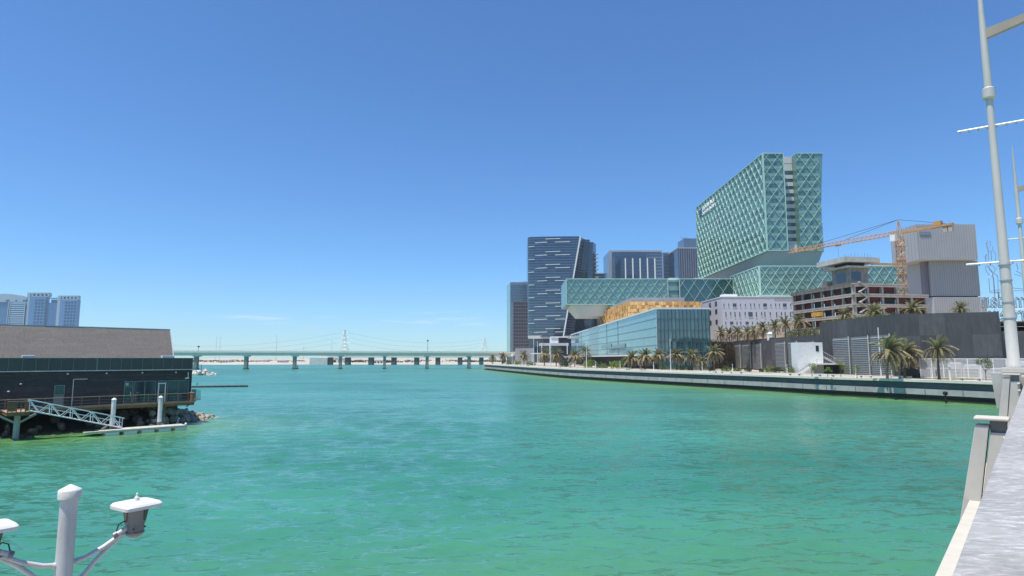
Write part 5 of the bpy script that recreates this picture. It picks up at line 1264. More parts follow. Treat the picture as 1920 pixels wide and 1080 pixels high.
    for i in range(n): t = DTL+(DTR-DTL)*(i+.5)/n; bar('joist', RP(t, .1, ZD-.25), RP(t, 6.5, ZD-.25), .12, .34, T['dark_metal'], h)
    pts = np.arange(DTR-.15, DTL, -1.62)
    for t in pts: bar('railing_post', RP(t, .02, ZD), RP(t, .02, ZD+1.02), .09, .09, T['rust'], h, NF)
    bar('handrail', RP(DTL, .02, ZD+1.05), RP(DTR, .02, ZD+1.05), .07, .16, T['deck_wood'], h, NF)
    for z in (.35, .7): bar('railing_wire', RP(DTL, .02, ZD+z), RP(DTR, .02, ZD+z), .015, .015, T['grey_metal'], h, NF)
    bar('handrail', RP(DTR, .02, ZD+1.05), RP(DTR, FO, ZD+1.05), .16, .07, T['deck_wood'], h)
    for i in range(5): bar('end_slat', RP(DTR-.02, .1+i*.3, ZD), RP(DTR-.02, .1+i*.3, ZD+1.0), .2, .05, T['rust'], h, DD)
    # small glass balcony past the corner
    bt = DTR+.15; MB().obox(RP(bt, 1.5, ZD+.05), DD*1.1, DB*3.2, (0, 0, .28)).build('balcony_slab', T['pale_trim'], h); MB().obox(RP(bt+1.05, 1.5, ZD+.33), DD*.03, DB*3.2, (0, 0, .95)).build('balcony_glass', T['clear'], h); MB().obox(RP(bt, 1.52, ZD+.33), DD*.5, DB*.05, (0, 0, 1.1)).build('balcony_panel', T['frame_grey'], h)
    bar('balcony_strut', RP(bt-.3, 2.2, ZD-.7), RP(bt+.8, 2.2, ZD+.05), .12, .12, T['dark_metal'], h)
    # dark wall below, piles
    MB().obox(RP(TL, 4.8, -1), DD*(TR-TL-.6), DB*10, (0, 0, ZD+.6)).build('basement_wall', T['wet'], h)
    for i in range(8): t = DTL+3+i*4.6; MB().tube(RP(t, 4.2, -1.5), RP(t, 4.2, ZD-.4), .22, n=10).build('pile', T['wet'], h, True)
T['sign_teal'] = M('sign_teal', (.35, .55, .50), .5, var=.2, scale=6); T['win_green'] = glass('green_window', (.012, .07, .055), .2, .06)
def clear_mat():
    m = bpy.data.materials.new('clear_glass'); m.use_nodes = True; nt = m.node_tree; g = nt.nodes.new('ShaderNodeBsdfGlossy'); t = nt.nodes.new('ShaderNodeBsdfTransparent'); x = nt.nodes.new('ShaderNodeMixShader')
    g.inputs['Roughness'].default_value = .03; t.inputs[0].default_value = (.86, .93, .92, 1); x.inputs[0].default_value = .14
    nt.links.new(t.outputs[0], x.inputs[1]); nt.links.new(g.outputs[0], x.inputs[2]); nt.links.new(x.outputs[0], nt.nodes['Material Output'].inputs[0]); return m
T['clear'] = clear_mat()
restaurant()
# ------------------------------------------------------------------ landing stage, gangway, pontoon, mooring piles
def landing():
    t0, t1, o0 = t_of(12, -3.0, 765), t_of(56, -3.2, 765), -3.6
    h = thing('landing_stage', 'rusty railed landing stage on one braced concrete column at the deck edge', 'platform', RP((t0+t1)/2, -2.8, 0))
    MB().obox(RP(t0, o0, ZD-.35), DD*(t1-t0), DB*(3.5), (0, 0, .3)).build('platform', T['rust'], h); MB().obox(RP(t0-.05, o0-.05, ZD-.05), DD*(t1-t0+.1), DB*3.5, (0, 0, .07)).build('deck_top', T['deck_wood'], h)
    for i in range(6):
        t = t0+.05+(t1-t0-.1)*i/5; bar('railing_post', RP(t, o0+.05, ZD), RP(t, o0+.05, ZD+1.02), .08, .08, T['rust'], h, NF)
    for i in range(5):
        if i in (0, 1, 4): ta = t0+.1+(t1-t0-.1)*i/5; MB().obox(RP(ta, o0+.06, ZD+.08), DD*((t1-t0)/5-.12), DB*.03, (0, 0, .85)).build('rail_panel', T['rust'], h)
    bar('handrail', RP(t0, o0+.05, ZD+1.04), RP(t1, o0+.05, ZD+1.04), .06, .12, T['deck_wood'], h, NF)
    q = gz(29, 822, 0); MB().tube((q.x, q.y, -1.5), (q.x, q.y, ZD-.36), .27, .27, 12).build('column', T['concrete'], h, True)
    for s in (-1, 1): bar('brace', (q.x, q.y, ZD-1.3), Vector((q.x, q.y, ZD-.4))+DD*1.5*s, .2, .2, T['concrete'], h, NF)
    a0 = RP(t1-.1, -3.1, ZD+.1); b0 = RP(t_of(226, -3.9, 800), -3.9, .62); u = (b0-a0).normalized(); sd = DB; up = Vector((0, 0, 1))
    g = thing('gangway', 'white aluminium truss gangway sloping from the landing stage to the pontoon', 'gangway', b0)
    Lg = (b0-a0).length; hgt = 1.05; w = .55; n = 9
    for s in (-w, w):
        o = sd*s
        bar('bottom_chord', a0+o, b0+o, .09, .11, T['white_paint'], g, sd); bar('top_chord', a0+o+up*hgt, b0+o+up*hgt+u*.2, .09, .09, T['white_paint'], g, sd)
        for i in range(n):
            p = a0+u*(Lg*i/n)+o; q = a0+u*(Lg*(i+1)/n)+o
            if i % 2: bar('brace', p, q+up*hgt, .06, .06, T['white_paint'], g, sd)
            else: bar('brace', p+up*hgt, q, .06, .06, T['white_paint'], g, sd)
        for i in (0, 2, 4, 6, 8, 9): p = a0+u*(Lg*i/n)+o; bar('upright', p, p+up*hgt, .06, .06, T['white_paint'], g, sd)
        bar('mid_rail', a0+o+up*.55, b0+o+up*.55, .05, .05, T['white_paint'], g, sd)
    for i in range(24): p = a0+u*(Lg*(i+.5)/24); bar('tread', p-sd*w, p+sd*w, .32, .05, T['white_metal'], g, up)
    # pontoon
    ta, tb = t_of(184, -4.2, 806), t_of(343, -4.2, 797); P0 = RP(ta, -5.2, .28)
    d = thing('pontoon', 'long low timber pontoon on white floats below the gangway', 'pontoon', RP((ta+tb)/2, -4.4, 0))
    for r in range(7): bar('deck_board', RP(ta, -5.1+r*.27, .5), RP(tb, -5.1+r*.27, .5), .25, .06, T['pale_wood'], d)
    bar('side_beam', RP(ta-.1, -5.25, .40), RP(tb+.1, -5.25, .40), .18, .1, T['pale_wood'], d, NF); bar('side_beam', RP(ta-.1, -3.3, .40), RP(tb+.1, -3.3, .40), .18, .1, T['pale_wood'], d, NF)
    for i in range(5): t = ta+.5+(tb-ta-1.6)*i/4; MB().obox(RP(t, -5.2, -.35), DD*1.25, DB*1.9, (0, 0, .66)).build('float', T['white_paint'], d, bevel=.05)
    MB().obox(RP(ta-1.3, -4.7, .30), DD*1.4, DB*.9, (0, 0, .14)).build('end_step', T['pale_wood'], d); MB().lathe([(.1, 0), (.14, .1), (.1, .22), (.02, .26)], 8, RP(tb, -5.15, .53)).build('cleat', T['white_paint'], d)
    for px, py, lab in ((212.5, 746, 'white mooring pile behind the foot of the gangway'), (300, 742, 'white mooring pile with stained foot near the pontoon end')):
        o = -2.9; t = t_of(px, o, 770); q = RP(t, o, 0); zt = at(px, py, q.y).z
        m = thing('mooring_pile', lab, 'pile', q, 'mooring piles at the pontoon')
        MB().lathe([(.22, -1.5), (.22, zt-.25)], 14, q).build('shaft', T['pile_white'], m, True); MB().lathe([(.25, zt-.25), (.25, zt-.16), (.05, zt)], 14, q).build('cap', T['white_paint'], m, True)
        MB().lathe([(.228, -.2), (.228, .85)], 14, q).build('stained_foot', T['foot_stain'], m, True)
T['pale_wood'] = M('weathered_wood', (.52, .49, .43), .85, var=.2, scale=1.5, bump=.3, stain=.25)
T['pile_white'] = M('pile_white', (.66, .66, .64), .6, var=.12, scale=2, stain=.5); T['foot_stain'] = M('algae_stain', (.20, .17, .13), .8, var=.5, scale=3)
landing()
# ------------------------------------------------------------------ rock bank under the deck, and the rock groyne beyond
T['rock'] = M('lime_rock', (.36, .31, .255), .9, var=.28, scale=1.4, bump=.8, bscale=3, stain=.4)
T['rock_pale'] = M('pale_rock', (.60, .55, .48), .9, var=.2, scale=.8, bump=.6)
def rock_mesh(seed, mat):
    import bmesh
    g = random.Random(seed); bm = bmesh.new(); bmesh.ops.create_icosphere(bm, subdivisions=2, radius=.5)
    pl = [(Vector((g.gauss(0, 1), g.gauss(0, 1), g.gauss(0, 1))).normalized(), g.uniform(.26, .42)) for _ in range(9)]
    for v in bm.verts:
        for n, d in pl:
            e = v.co.dot(n)-d
            if e > 0: v.co -= n*e*.92
    me = bpy.data.meshes.new('rock'); bm.to_mesh(me); bm.free(); me.materials.append(mat); return me
T['rock_shade'] = M('shaded_rock', (.085, .078, .062), .7, var=.4, scale=1.4, bump=.8, bscale=3)  # same stone as the lime rock, darkened for the shade under the deck
RK = [rock_mesh(s, T['rock']) for s in range(6)]; RKS = [rock_mesh(s+40, T['rock_shade']) for s in range(5)]; RKP = [rock_mesh(s+20, T['rock_pale']) for s in range(4)]
def rock(me, pos, s, label, group):
    o = bpy.data.objects.new('boulder', me); COL.objects.link(o); o.location = pos; g = random.random
    o.rotation_euler = (g()*6, g()*6, g()*6); o.scale = (s*(.9+g()*.5), s*(.8+g()*.4), s*(.6+g()*.4)); tag(o, label, 'boulder', group)
rng = random.Random(8)
bank = MB(); bank.obox(RP(-26, -.6, -2.2), DD*39, DB*8, (0, 0, 1.2)); bp_ = [RP(-26, -1.6, -1.2), RP(13.6, -1.6, -1.2), RP(13.6, 5.2, 1.9), RP(-26, 5.2, 1.9)]
structure(MB().add(bp_ + [p+Vector((0,0,-2)) for p in bp_], [(0,1,2,3), (0,4,5,1), (1,5,6,2), (2,6,7,3), (3,7,4,0)]).build('rock_bank', T['wet']))
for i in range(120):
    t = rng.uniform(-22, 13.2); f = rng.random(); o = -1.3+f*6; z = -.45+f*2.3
    rock(RKS[i % 5], RP(t, o, z), rng.uniform(.7, 1.35), 'dark shaded boulder of the bank under the restaurant deck', 'boulders under the restaurant deck')
for i in range(110):
    t = 12.6+rng.random()*10; lim = max(.06, 1-(t-12.6)/10); f = rng.random(); of = .6+(t-12.6)*.60
    rock(RK[i % 6], RP(t, of+f*5.0, -.3+lim*2.6*math.sin(min(f*2.2, 1.57))), rng.uniform(.75, 1.4)*(.65+.5*lim), 'sunlit beige boulder of the point beside the restaurant deck', 'boulders on the sunlit point')
for i in range(60):
    px = rng.uniform(345, 405); lim = min(1., (408-px)/28); Yg = 300+rng.uniform(-4, 12); q = at(px, 690, Yg); q.z = rng.uniform(-.3, 2.2*lim)
    rock(RKP[i % 4], q, rng.uniform(1.6, 2.8)*(.6+.4*lim), 'pale boulder of the groyne below the far bridge', 'boulders of the far groyne')
q = gz(377, 697, 0.); h = thing('marker_post', 'thin dark marker post with platform beside the pale groyne', 'post', q)
MB().tube((q.x, q.y, -1), (q.x, q.y, ZZ(683, q.y)), .14, n=6).build('post', T['dark_metal'], h); MB().box(q.x-5.5, q.x+.3, q.y-.8, q.y+.8, .15, .45).build('platform', T['dark_metal'], h)
a, b = gz(352, 726.5, 0), gz(465, 725, 0); h = thing('floating_boom', 'long black floating boom on the water right of the restaurant', 'boom', a)
MB().tube(a+Vector((0,0,.15)), b+Vector((0,0,.2)), .30, n=10).build('float_pipe', T['black'], h, True)
for s in np.linspace(.06, .96, 9): p = a.lerp(b, s)+Vector((0,0,.18)); MB().tube(p-(b-a).normalized()*.2, p+(b-a).normalized()*.2, .35, n=10).build('collar', T['dark_metal'], h, True)
p = a.lerp(b, .15); MB().lathe([(.08, .3), (.10, .8), (.06, 1.1), (.12, 1.2), (.02, 1.35)], 7, p).build('mooring_pin', T['black'], h)
q = gz(558, 692, 0); h = thing('buoy', 'small red channel buoy left of the middle bridge piers', 'buoy', q)
MB().lathe([(.9, -.4), (.9, .4), (.4, .6)], 10, q).build('float', T['red'] if 'red' in T else T['orange'], h, True); MB().lathe([(.35, .5), (.2, 2.2), (.35, 2.3), (.05, 2.8)], 8, q).build('topmark', T['orange'], h)

# ------------------------------------------------------------------ hotel towers far left
T['hotel'] = M('hotel_render', (.40, .46, .54), .7, var=.05, scale=.05); T['hotel_blue'] = glass('hotel_blue_glass', (.06, .14, .30), .35, .12); T['hotel_win'] = glass('hotel_window', (.05, .085, .17), .3, .12); T['hotel_panel'] = glass('hotel_panel', (.14, .25, .44), .2, .3); T['hotel_stripe'] = M('hotel_stripe', (.46, .54, .62), .6, var=.05)  # distance haze is tinted into these bluish colours
def hotels():
    Y = 900.; X = lambda px: at(px, 590, Y).x; Z = lambda py: ZZ(py, Y)
    def tw(p0, p1, pt, pc, label, wx0, wx1, py0, py1):
        h = thing('hotel_tower', label, 'tower', (X(p0), Y, 3), 'blue hotel towers far left')
        MB().box(X(p0+6), X(p1-5), Y, Y+7, 3, Z(pt+8)).build('body', T['hotel_panel'], h); MB().box(X(p0), X(p0+6), Y+.5, Y+6, 3, Z(pt+3)).build('stair_shaft', T['hotel'], h)
        w = MB(); 
        MB().box(X(p0), X(pc), Y+.6, Y+6, Z(pt+2.2), Z(pt)).build('crown_slab', T['hotel'], h); MB().box(X(p0+7), X(pc), Y+.8, Y+5.8, Z(pt+8), Z(pt+6.5)).build('crown_base', T['hotel'], h)
        for k in range(5): x = X(p0+8)+(X(pc)-X(p0+8)-2)*k/4; MB().box(x, x+2.6, Y+.7, Y+5.6, Z(pt+6.6), Z(pt+2.1)).build('crown_pier', T['hotel'], h)
        for r in range(12):
            for c in range(4):
                x = X(wx0)+(X(wx1)-X(wx0))*(c+.18)/4; z = Z(py0+5.9*r); panel('window', (x, Y+.02, z-3.1), ((X(wx1)-X(wx0))/4*.66, 0, 0), (0, 0, 2.9), .2, T['hotel_win'], h)
        return h
    tw(47, 89, 548.5, 88, 'taller blue hotel tower with open crown above the shingle roof', 63, 87, 561, 610); tw(105, 148, 554, 143, 'rightmost blue hotel tower with open crown above the shingle roof', 120, 142, 565, 612)
    h = thing('link_block', 'plain blue glass block between the two crowned hotel towers', 'building', (X(90), Y+6, 3)); MB().box(X(89), X(119), Y+1.5, Y+6, 3, Z(567.5)).build('glass_block', T['hotel_blue'], h); MB().box(X(89), X(107), Y+2, Y+5, Z(560), Z(558)).build('sky_beam', T['hotel_panel'], h)
    MB().box(X(89), X(105), Y+5, Y+5.6, Z(567.5), Z(561)).build('screen_wall', T['hotel'], h)
    h = thing('striped_block', 'white striped block with rounded pale roof at the far left edge', 'building', (X(10), Y, 3))
    MB().box(X(-40), X(15), Y+2, Y+8, 3, Z(565)).build('glass_side', T['hotel_blue'], h); MB().box(X(15), X(46), Y, Y+6, 3, Z(567)).build('body', T['hotel_blue'], h)
    for k in range(22): z = Z(568.5)-3.1*k; bar('stripe', (X(19), Y-.3, z), (X(45.5), Y-.3, z), 1.3, .6, T['hotel_stripe'], h, (0, -1, 0))
    for px in (15, 18, 46): bar('pilaster', (X(px), Y-.5, 3), (X(px), Y-.5, Z(566)), 1.1, .8, T['hotel'], h, (0, -1, 0))
    P = [(X(-40), Z(566)), (X(48), Z(566)), (X(48), Z(557)), (X(42), Z(555)), (X(26), Z(552.5)), (X(7), Z(550.5)), (X(-10), Z(552)), (X(-40), Z(556))]
    m = MB(); n = len(P); m.add([(x, Y+.5, z) for x, z in P]+[(x, Y+6, z) for x, z in P], [tuple(range(n)), tuple(range(n, 2*n))[::-1]]+[(i, i+n, (i+1) % n+n, (i+1) % n) for i in range(n)]); m.build('rounded_roof', T['hotel'], h)
    for px, w in ((8, 7), (26, 3), (40, 9)): panel('roof_opening', (X(px), Y+.4, Z(564)), (w*.78, 0, 0), (0, 0, 1.6), .2, T['hotel_win'], h)
hotels()
# ------------------------------------------------------------------ far bridges
T['bridge'] = M('pale_green_concrete', (.84, .74, .62), .8, var=.06, scale=.1, stain=.2); T['bridge_pier'] = M('pier_concrete', (.27, .30, .28), .8, var=.15, scale=.2, stain=.3)  # piers a darker grey than the deck
T['pier_dark'] = M('old_pier', (.10, .115, .115), .8, var=.25, scale=.2)
def far_bridge():
    # bridge recedes slightly to the right
    A = at(367, 672, 452.); B = at(958, 672, 500.); A.z = B.z = 0; u = (B-A).normalized(); n = Vector((u.y, -u.x, 0))
    h = thing('far_bridge', 'long pale green concrete road bridge on slab piers across the channel', 'bridge', A)
    def hit(px, py=680): x, y, z = ray(px, py); k = x/y; return A+u*((A.x-k*A.y)/(k*u.y-u.x))
    a = hit(200)-u*60; b = hit(985)
    zt = ZZ(659.5, 470); zb = ZZ(666.8, 470)
    MB().obox(a+n*2.0+Vector((0,0,zb)), b-a, -n*15, (0, 0, zt-1.1-zb)).build('girder', T['bridge'], h)
    MB().obox(a+n*2.2+Vector((0,0,zt-1.1)), b-a, -n*15.4, (0, 0, .55)).build('deck', T['bridge'], h)
    for k in (1, -1):
        q = a+n*(2.3 if k > 0 else -13.2); MB().obox(q+Vector((0,0,zt-.9)), b-a, -n*.3, (0, 0, .92)).build('parapet', T['bridge'], h)
        for z in (.25, .6): bar('railing', q-n*.15+Vector((0,0,zt+z)), q-n*.15+b-a+Vector((0,0,zt+z)), .08, .08, T['grey_metal'], h)
    for px in (272, 367, 461, 552, 638, 721, 801, 880, 955):
        q = hit(px); MB().prism([tuple((q+n*1.4-u*1.1).xy), tuple((q+n*1.4+u*1.1).xy), tuple((q-n*4+u*1.1).xy), tuple((q-n*4-u*1.1).xy)], -2, zb).build('pier', T['bridge_pier'], h)
        MB().prism([tuple((q+n*1.8-u*2.1).xy), tuple((q+n*1.8+u*2.1).xy), tuple((q-n*7+u*2.1).xy), tuple((q-n*7-u*2.1).xy)], zb-.7, zb-.01).build('pier_cap', T['bridge'], h)
        MB().prism([tuple((q+n*1.8-u*1.5).xy), tuple((q+n*1.8+u*1.5).xy), tuple((q-n*5+u*1.5).xy), tuple((q-n*5-u*1.5).xy)], -2, .7).build('pier_foot', T['pier_dark'], h)
    for i, (px, top) in enumerate(((372, 650), (801, 639))):
        q = hit(px)+n*2.0; zz = ZZ(top, q.y); l = thing('bridge_lamp', ('thin lamp post at the left end of the far bridge', 'lamp post on the far bridge between the pylons')[i], 'lamp post', (q.x, q.y, zt), 'lamp posts on the far bridge')
        MB().tube((q.x, q.y, zt), (q.x, q.y, zz), .22, .12, 6).build('post', T['grey_metal'], l); MB().box(q.x-.5, q.x+.7, q.y-.4, q.y+.4, zz-.5, zz+.6).build('head', T['dark_metal'], l)
    # older bridge behind
    h = thing('old_bridge', 'low older bridge on dark block piers behind the long bridge', 'bridge', at(700, 675, 800)); Y2 = 790.
    x0, x1 = at(380, 672, Y2).x, at(985, 672, Y2).x; z0, z1 = ZZ(670.3, Y2), ZZ(664, Y2)
    MB().box(at(600, 672, Y2).x, x1, Y2, Y2+14, z0, z1).build('deck', T['bridge'], h)
    for px in (650, 694, 737, 780, 820, 862, 902, 944): x = at(px, 675, Y2).x; MB().box(x-2.6, x+2.6, Y2+1, Y2+12, -2, z0).build('pier', T['pier_dark'], h)
    x = at(617, 675, Y2).x; MB().box(x-2, x+2, Y2+1, Y2+12, -1, z0).build('pier', T['pier_dark'], h)
    MB().box(at(582, 675, Y2).x, at(615, 675, Y2).x, Y2-3, Y2+16, 0, ZZ(671, Y2)).build('approach_wall', T['white_concrete'], h)
far_bridge()
# ------------------------------------------------------------------ far bank: sand flats, berms, scrub
T['far_sand'] = M('pale_sand', (.44, .39, .32), .95, var=.22, scale=.012, stretch=(1, 4, 1))
def far_bank():
    rng = np.random.default_rng(3); xs = np.linspace(-2600, 60, 300); ys = np.concatenate([np.linspace(805, 1000, 26), np.linspace(1010, 2600, 40)])
    xx, yy = np.meshgrid(xs, ys); s = yy-(822+14*np.sin(xx*.006)+6*np.sin(xx*.021+1))
    z = np.where(s < 0, -1.5, np.minimum(1.1, s*.08-.05)) + np.clip((s-60)/120, 0, 1)*(1.4+1.1*np.sin(xx*.02+yy*.01)+.9*np.sin(xx*.051+2)+.6*np.sin(xx*.13+yy*.02)) + np.clip((yy-1100)/600, 0, 1)*3.0
    V = np.stack([xx, yy, z], -1).reshape(-1, 3); nr, nc = xx.shape; i = np.arange(nr-1)[:, None]; j = np.arange(nc-1)[None, :]
    Q = np.stack([i*nc+j, i*nc+j+1, (i+1)*nc+j+1, (i+1)*nc+j], -1).reshape(-1, 4)
    structure(link('far_bank', np_mesh('far_bank', V, Q, T['far_sand'], True)))
    bl = []; g = random.Random(5)
    for k in range(150):
        Yb = g.choice((960, 1000, 1050, 1120)); px = g.uniform(340, 960); q = at(px, 672, Yb)
        if g.random() < .30: continue
        bl.append((q.x, q.y, 2.6, g.uniform(5, 16), 5, g.uniform(1.6, 3.6), 1/150))
    me = leaf_cloud('scrub', T['leaf_dark'], bl, 14000, 1.1, 6); o = link('far_scrub', me); tag(o, kind='stuff'); o['label'] = 'low dark scrub and trees along the far sandy bank'
    g = random.Random(9)
    for i, (px, w, hh, lab) in enumerate(((612, 26, 7, 'pale shed with dark doors left of the old bridge piers'), (412, 14, 4, 'low white shed on the far bank, first from the left'), (478, 18, 4, 'low white shed on the far bank, second from the left'), (520, 12, 3.5, 'low white shed on the far bank, third from the left'), (700, 16, 4, 'low white shed on the far bank between old bridge piers'), (770, 14, 4, 'low white shed on the far bank, rightmost'))):
        q = at(px, 672, 930); h = thing('shed', lab, 'shed', (q.x, 930, 1.5), 'sheds on the far bank')
        MB().box(q.x, q.x+w, 930, 942, .8, 1.5+hh).build('wall', T['white_concrete'], h); MB().prism([(q.x-.5, 929.5), (q.x+w+.5, 929.5), (q.x+w+.5, 942.5), (q.x-.5, 942.5)], 1.5+hh, 2.2+hh).build('roof', T['white_paint'], h)
        for k in range(3): panel('door', (q.x+w*(.1+.3*k), 929.97, 1.2), (w*.16, 0, 0), (0, 0, hh*.6), .1, T['dark_void'], h)
far_bank()
def pylon(px, top, Y, half, label, sc=1.):
    q = at(px, 660, Y); q.z = 3; zt = ZZ(top, Y); h = thing('pylon', label, 'pylon', q, 'power pylons beyond the far bridge'); m = MB(); H = zt-3; r = .20*sc
    lv = [0, .12, .25, .38, .5, .62, .74, .86, 1.]
    wd = lambda t: half*(1-t)**1.5+.8
    for sx in (-1, 1):
        for sy in (-1, 1):
            for a, b in zip(lv[:-1], lv[1:]): m.tube((q.x+sx*wd(a), Y+sy*wd(a), 3+H*a), (q.x+sx*wd(b), Y+sy*wd(b), 3+H*b), r, n=4)
    for a, b in zip(lv[:-1], lv[1:]):
        for sy in (-1, 1):
            m.tube((q.x-wd(a), Y+sy*wd(a), 3+H*a), (q.x+wd(b), Y+sy*wd(b), 3+H*b), r*.7, n=4); m.tube((q.x+wd(a), Y+sy*wd(a), 3+H*a), (q.x-wd(b), Y+sy*wd(b), 3+H*b), r*.7, n=4); m.tube((q.x-wd(a), Y+sy*wd(a), 3+H*a), (q.x+wd(a), Y+sy*wd(a), 3+H*a), r*.7, n=4)
    m.build('tower', T['grey_metal'], h); tips = []
    for t, w in ((.60, 9), (.76, 7.5), (.92, 6)):
        z = 3+H*t; a = MB()
        for s in (-1, 1): a.tube((q.x, Y, z+1.6), (q.x+s*w, Y, z), r*.7, n=4); a.tube((q.x, Y, z-.3), (q.x+s*w, Y, z), r*.7, n=4); tips.append(Vector((q.x+s*w, Y, z)))
        a.build('cross_arm', T['grey_metal'], h)
    return tips
t1 = pylon(646, 619, 1050, 9, 'red white lattice power pylon rising behind the middle of the far bridge')
t2 = pylon(909, 633, 1250, 10, 'pale lattice power pylon left of the narrow plum tower')
def wire(a, b, sag, label):
    a, b = Vector(a), Vector(b); pts = [a.lerp(b, i/16)-Vector((0, 0, sag*4*(i/16)*(1-i/16))) for i in range(17)]
    o = MB().path(pts, .09, 4).build('power_line', T['dark_metal']); tag(o, label, 'power line', 'power lines')
for i in (1, 3, 5): wire(t1[i], t2[i-1], 12, ('lowest', '', 'middle', '', 'topmost')[i-1]+' power line between the two pylons')
for i in (0, 2, 4): wire(t1[i], t1[i]+Vector((-420, 120, -14)), 14, ('lowest', '', 'middle', '', 'topmost')[i]+' power line running left from the taller pylon')
for px, top, lab in ((405, 633, 'thin mast, left of a close pair above the far bridge'), (412, 634, 'thin mast, right of a close pair above the far bridge'), (518, 630, 'thin lone mast above the left half of the far bridge'), (569, 652, 'short twin topped mast left of the taller pylon'), (622, 640, 'faint thin mast beside the taller pylon')):
    q = at(px, 660, 1150); h = thing('mast', lab, 'mast', (q.x, 1150, 3), 'thin masts beyond the bridge'); zt = ZZ(top, 1150)
    MB().tube((q.x, 1150, 2), (q.x, 1150, zt), .35, .2, 5).build('shaft', T['grey_metal'], h); MB().box(q.x-.9, q.x+.9, 1149.5, 1150.5, zt, zt+.8).build('head', T['grey_metal'], h)
# ------------------------------------------------------------------ bridge we stand on: coping, ledge, fins, lamp posts
def coping_mat():
    m = bpy.data.materials.new('galvanised_coping'); m.use_nodes = True; nt = m.node_tree; b = nt.nodes['Principled BSDF']; N = nt.nodes.new; K = nt.links.new
    tcn = N('ShaderNodeTexCoord'); mp = N('ShaderNodeMapping'); mp.inputs['Rotation'].default_value = (0, 0, R(-40)); mp.inputs['Scale'].default_value = (1, 2.6, 1); K(tcn.outputs['Object'], mp.inputs[0])
    n = N('ShaderNodeTexNoise'); n.inputs['Scale'].default_value = 13; n.inputs['Detail'].default_value = 8; n.inputs['Roughness'].default_value = .7; n.inputs['Distortion'].default_value = .6; K(mp.outputs[0], n.inputs['Vector'])
    r = N('ShaderNodeValToRGB'); e = r.color_ramp.elements; e[0].position = .36; e[0].color = (.26, .257, .25, 1); e[1].position = .68; e[1].color = (.58, .565, .54, 1); w3 = e.new(.54); w3.color = (.36, .355, .345, 1); K(n.outputs[0], r.inputs[0])
    n3 = N('ShaderNodeTexNoise'); n3.inputs['Scale'].default_value = 1.6; n3.inputs['Detail'].default_value = 6; K(tcn.outputs['Object'], n3.inputs['Vector'])
    mr = N('ShaderNodeMapRange'); mr.inputs[1].default_value = .3; mr.inputs[2].default_value = .7; mr.inputs[3].default_value = .82; mr.inputs[4].default_value = 1.1; K(n3.outputs[0], mr.inputs[0])
    mm = N('ShaderNodeMix'); mm.data_type = 'RGBA'; mm.blend_type = 'MULTIPLY'; mm.inputs['Factor'].default_value = 1; K(r.outputs[0], mm.inputs['A']); K(mr.outputs[0], mm.inputs['B']); K(mm.outputs['Result'], b.inputs['Base Color'])
    v = N('ShaderNodeMapRange'); v.inputs[1].default_value = .35; v.inputs[2].default_value = .7; v.inputs[3].default_value = .75; v.inputs[4].default_value = .55; K(n.outputs[0], v.inputs[0]); K(v.outputs[0], b.inputs['Roughness'])
    b.inputs['Metallic'].default_value = .1
    n2 = N('ShaderNodeTexNoise'); n2.inputs['Scale'].default_value = 38; n2.inputs['Detail'].default_value = 4; K(mp.outputs[0], n2.inputs['Vector'])
    bp = N('ShaderNodeBump'); bp.inputs['Strength'].default_value = .35; bp.inputs['Distance'].default_value = .006; K(n2.outputs[0], bp.inputs['Height']); K(bp.outputs[0], b.inputs['Normal']); return m
T['coping_metal'] = coping_mat()
T['cream'] = M('cream_paint', (.50, .48, .44), .5, var=.08, scale=2.2, stain=.22); T['cream_light'] = M('cream_ledge', (.52, .49, .43), .6, var=.07, scale=5, stain=.12)
T['fin_dark'] = M('fin_recess', (.16, .16, .165), .7, var=.2, scale=6)
ZC = 7.4
c0 = gz(1784, 1080, ZC); c1 = gz(1918, 726, ZC); BU = (c1-c0); BU.z = 0; BU.normalize(); BN = Vector((-BU.y, BU.x, 0))   # along the bridge, outward (left)
def BP(s, o, z): return Vector((c0.x, c0.y, 0)) + BU*s + BN*o + Vector((0, 0, z))
def s_of(px, o, py):
    x, y, z = ray(px, py); k = x/y; q = Vector((c0.x, c0.y, 0))+BN*o; return (q.x-k*q.y)/(k*BU.y-BU.x)
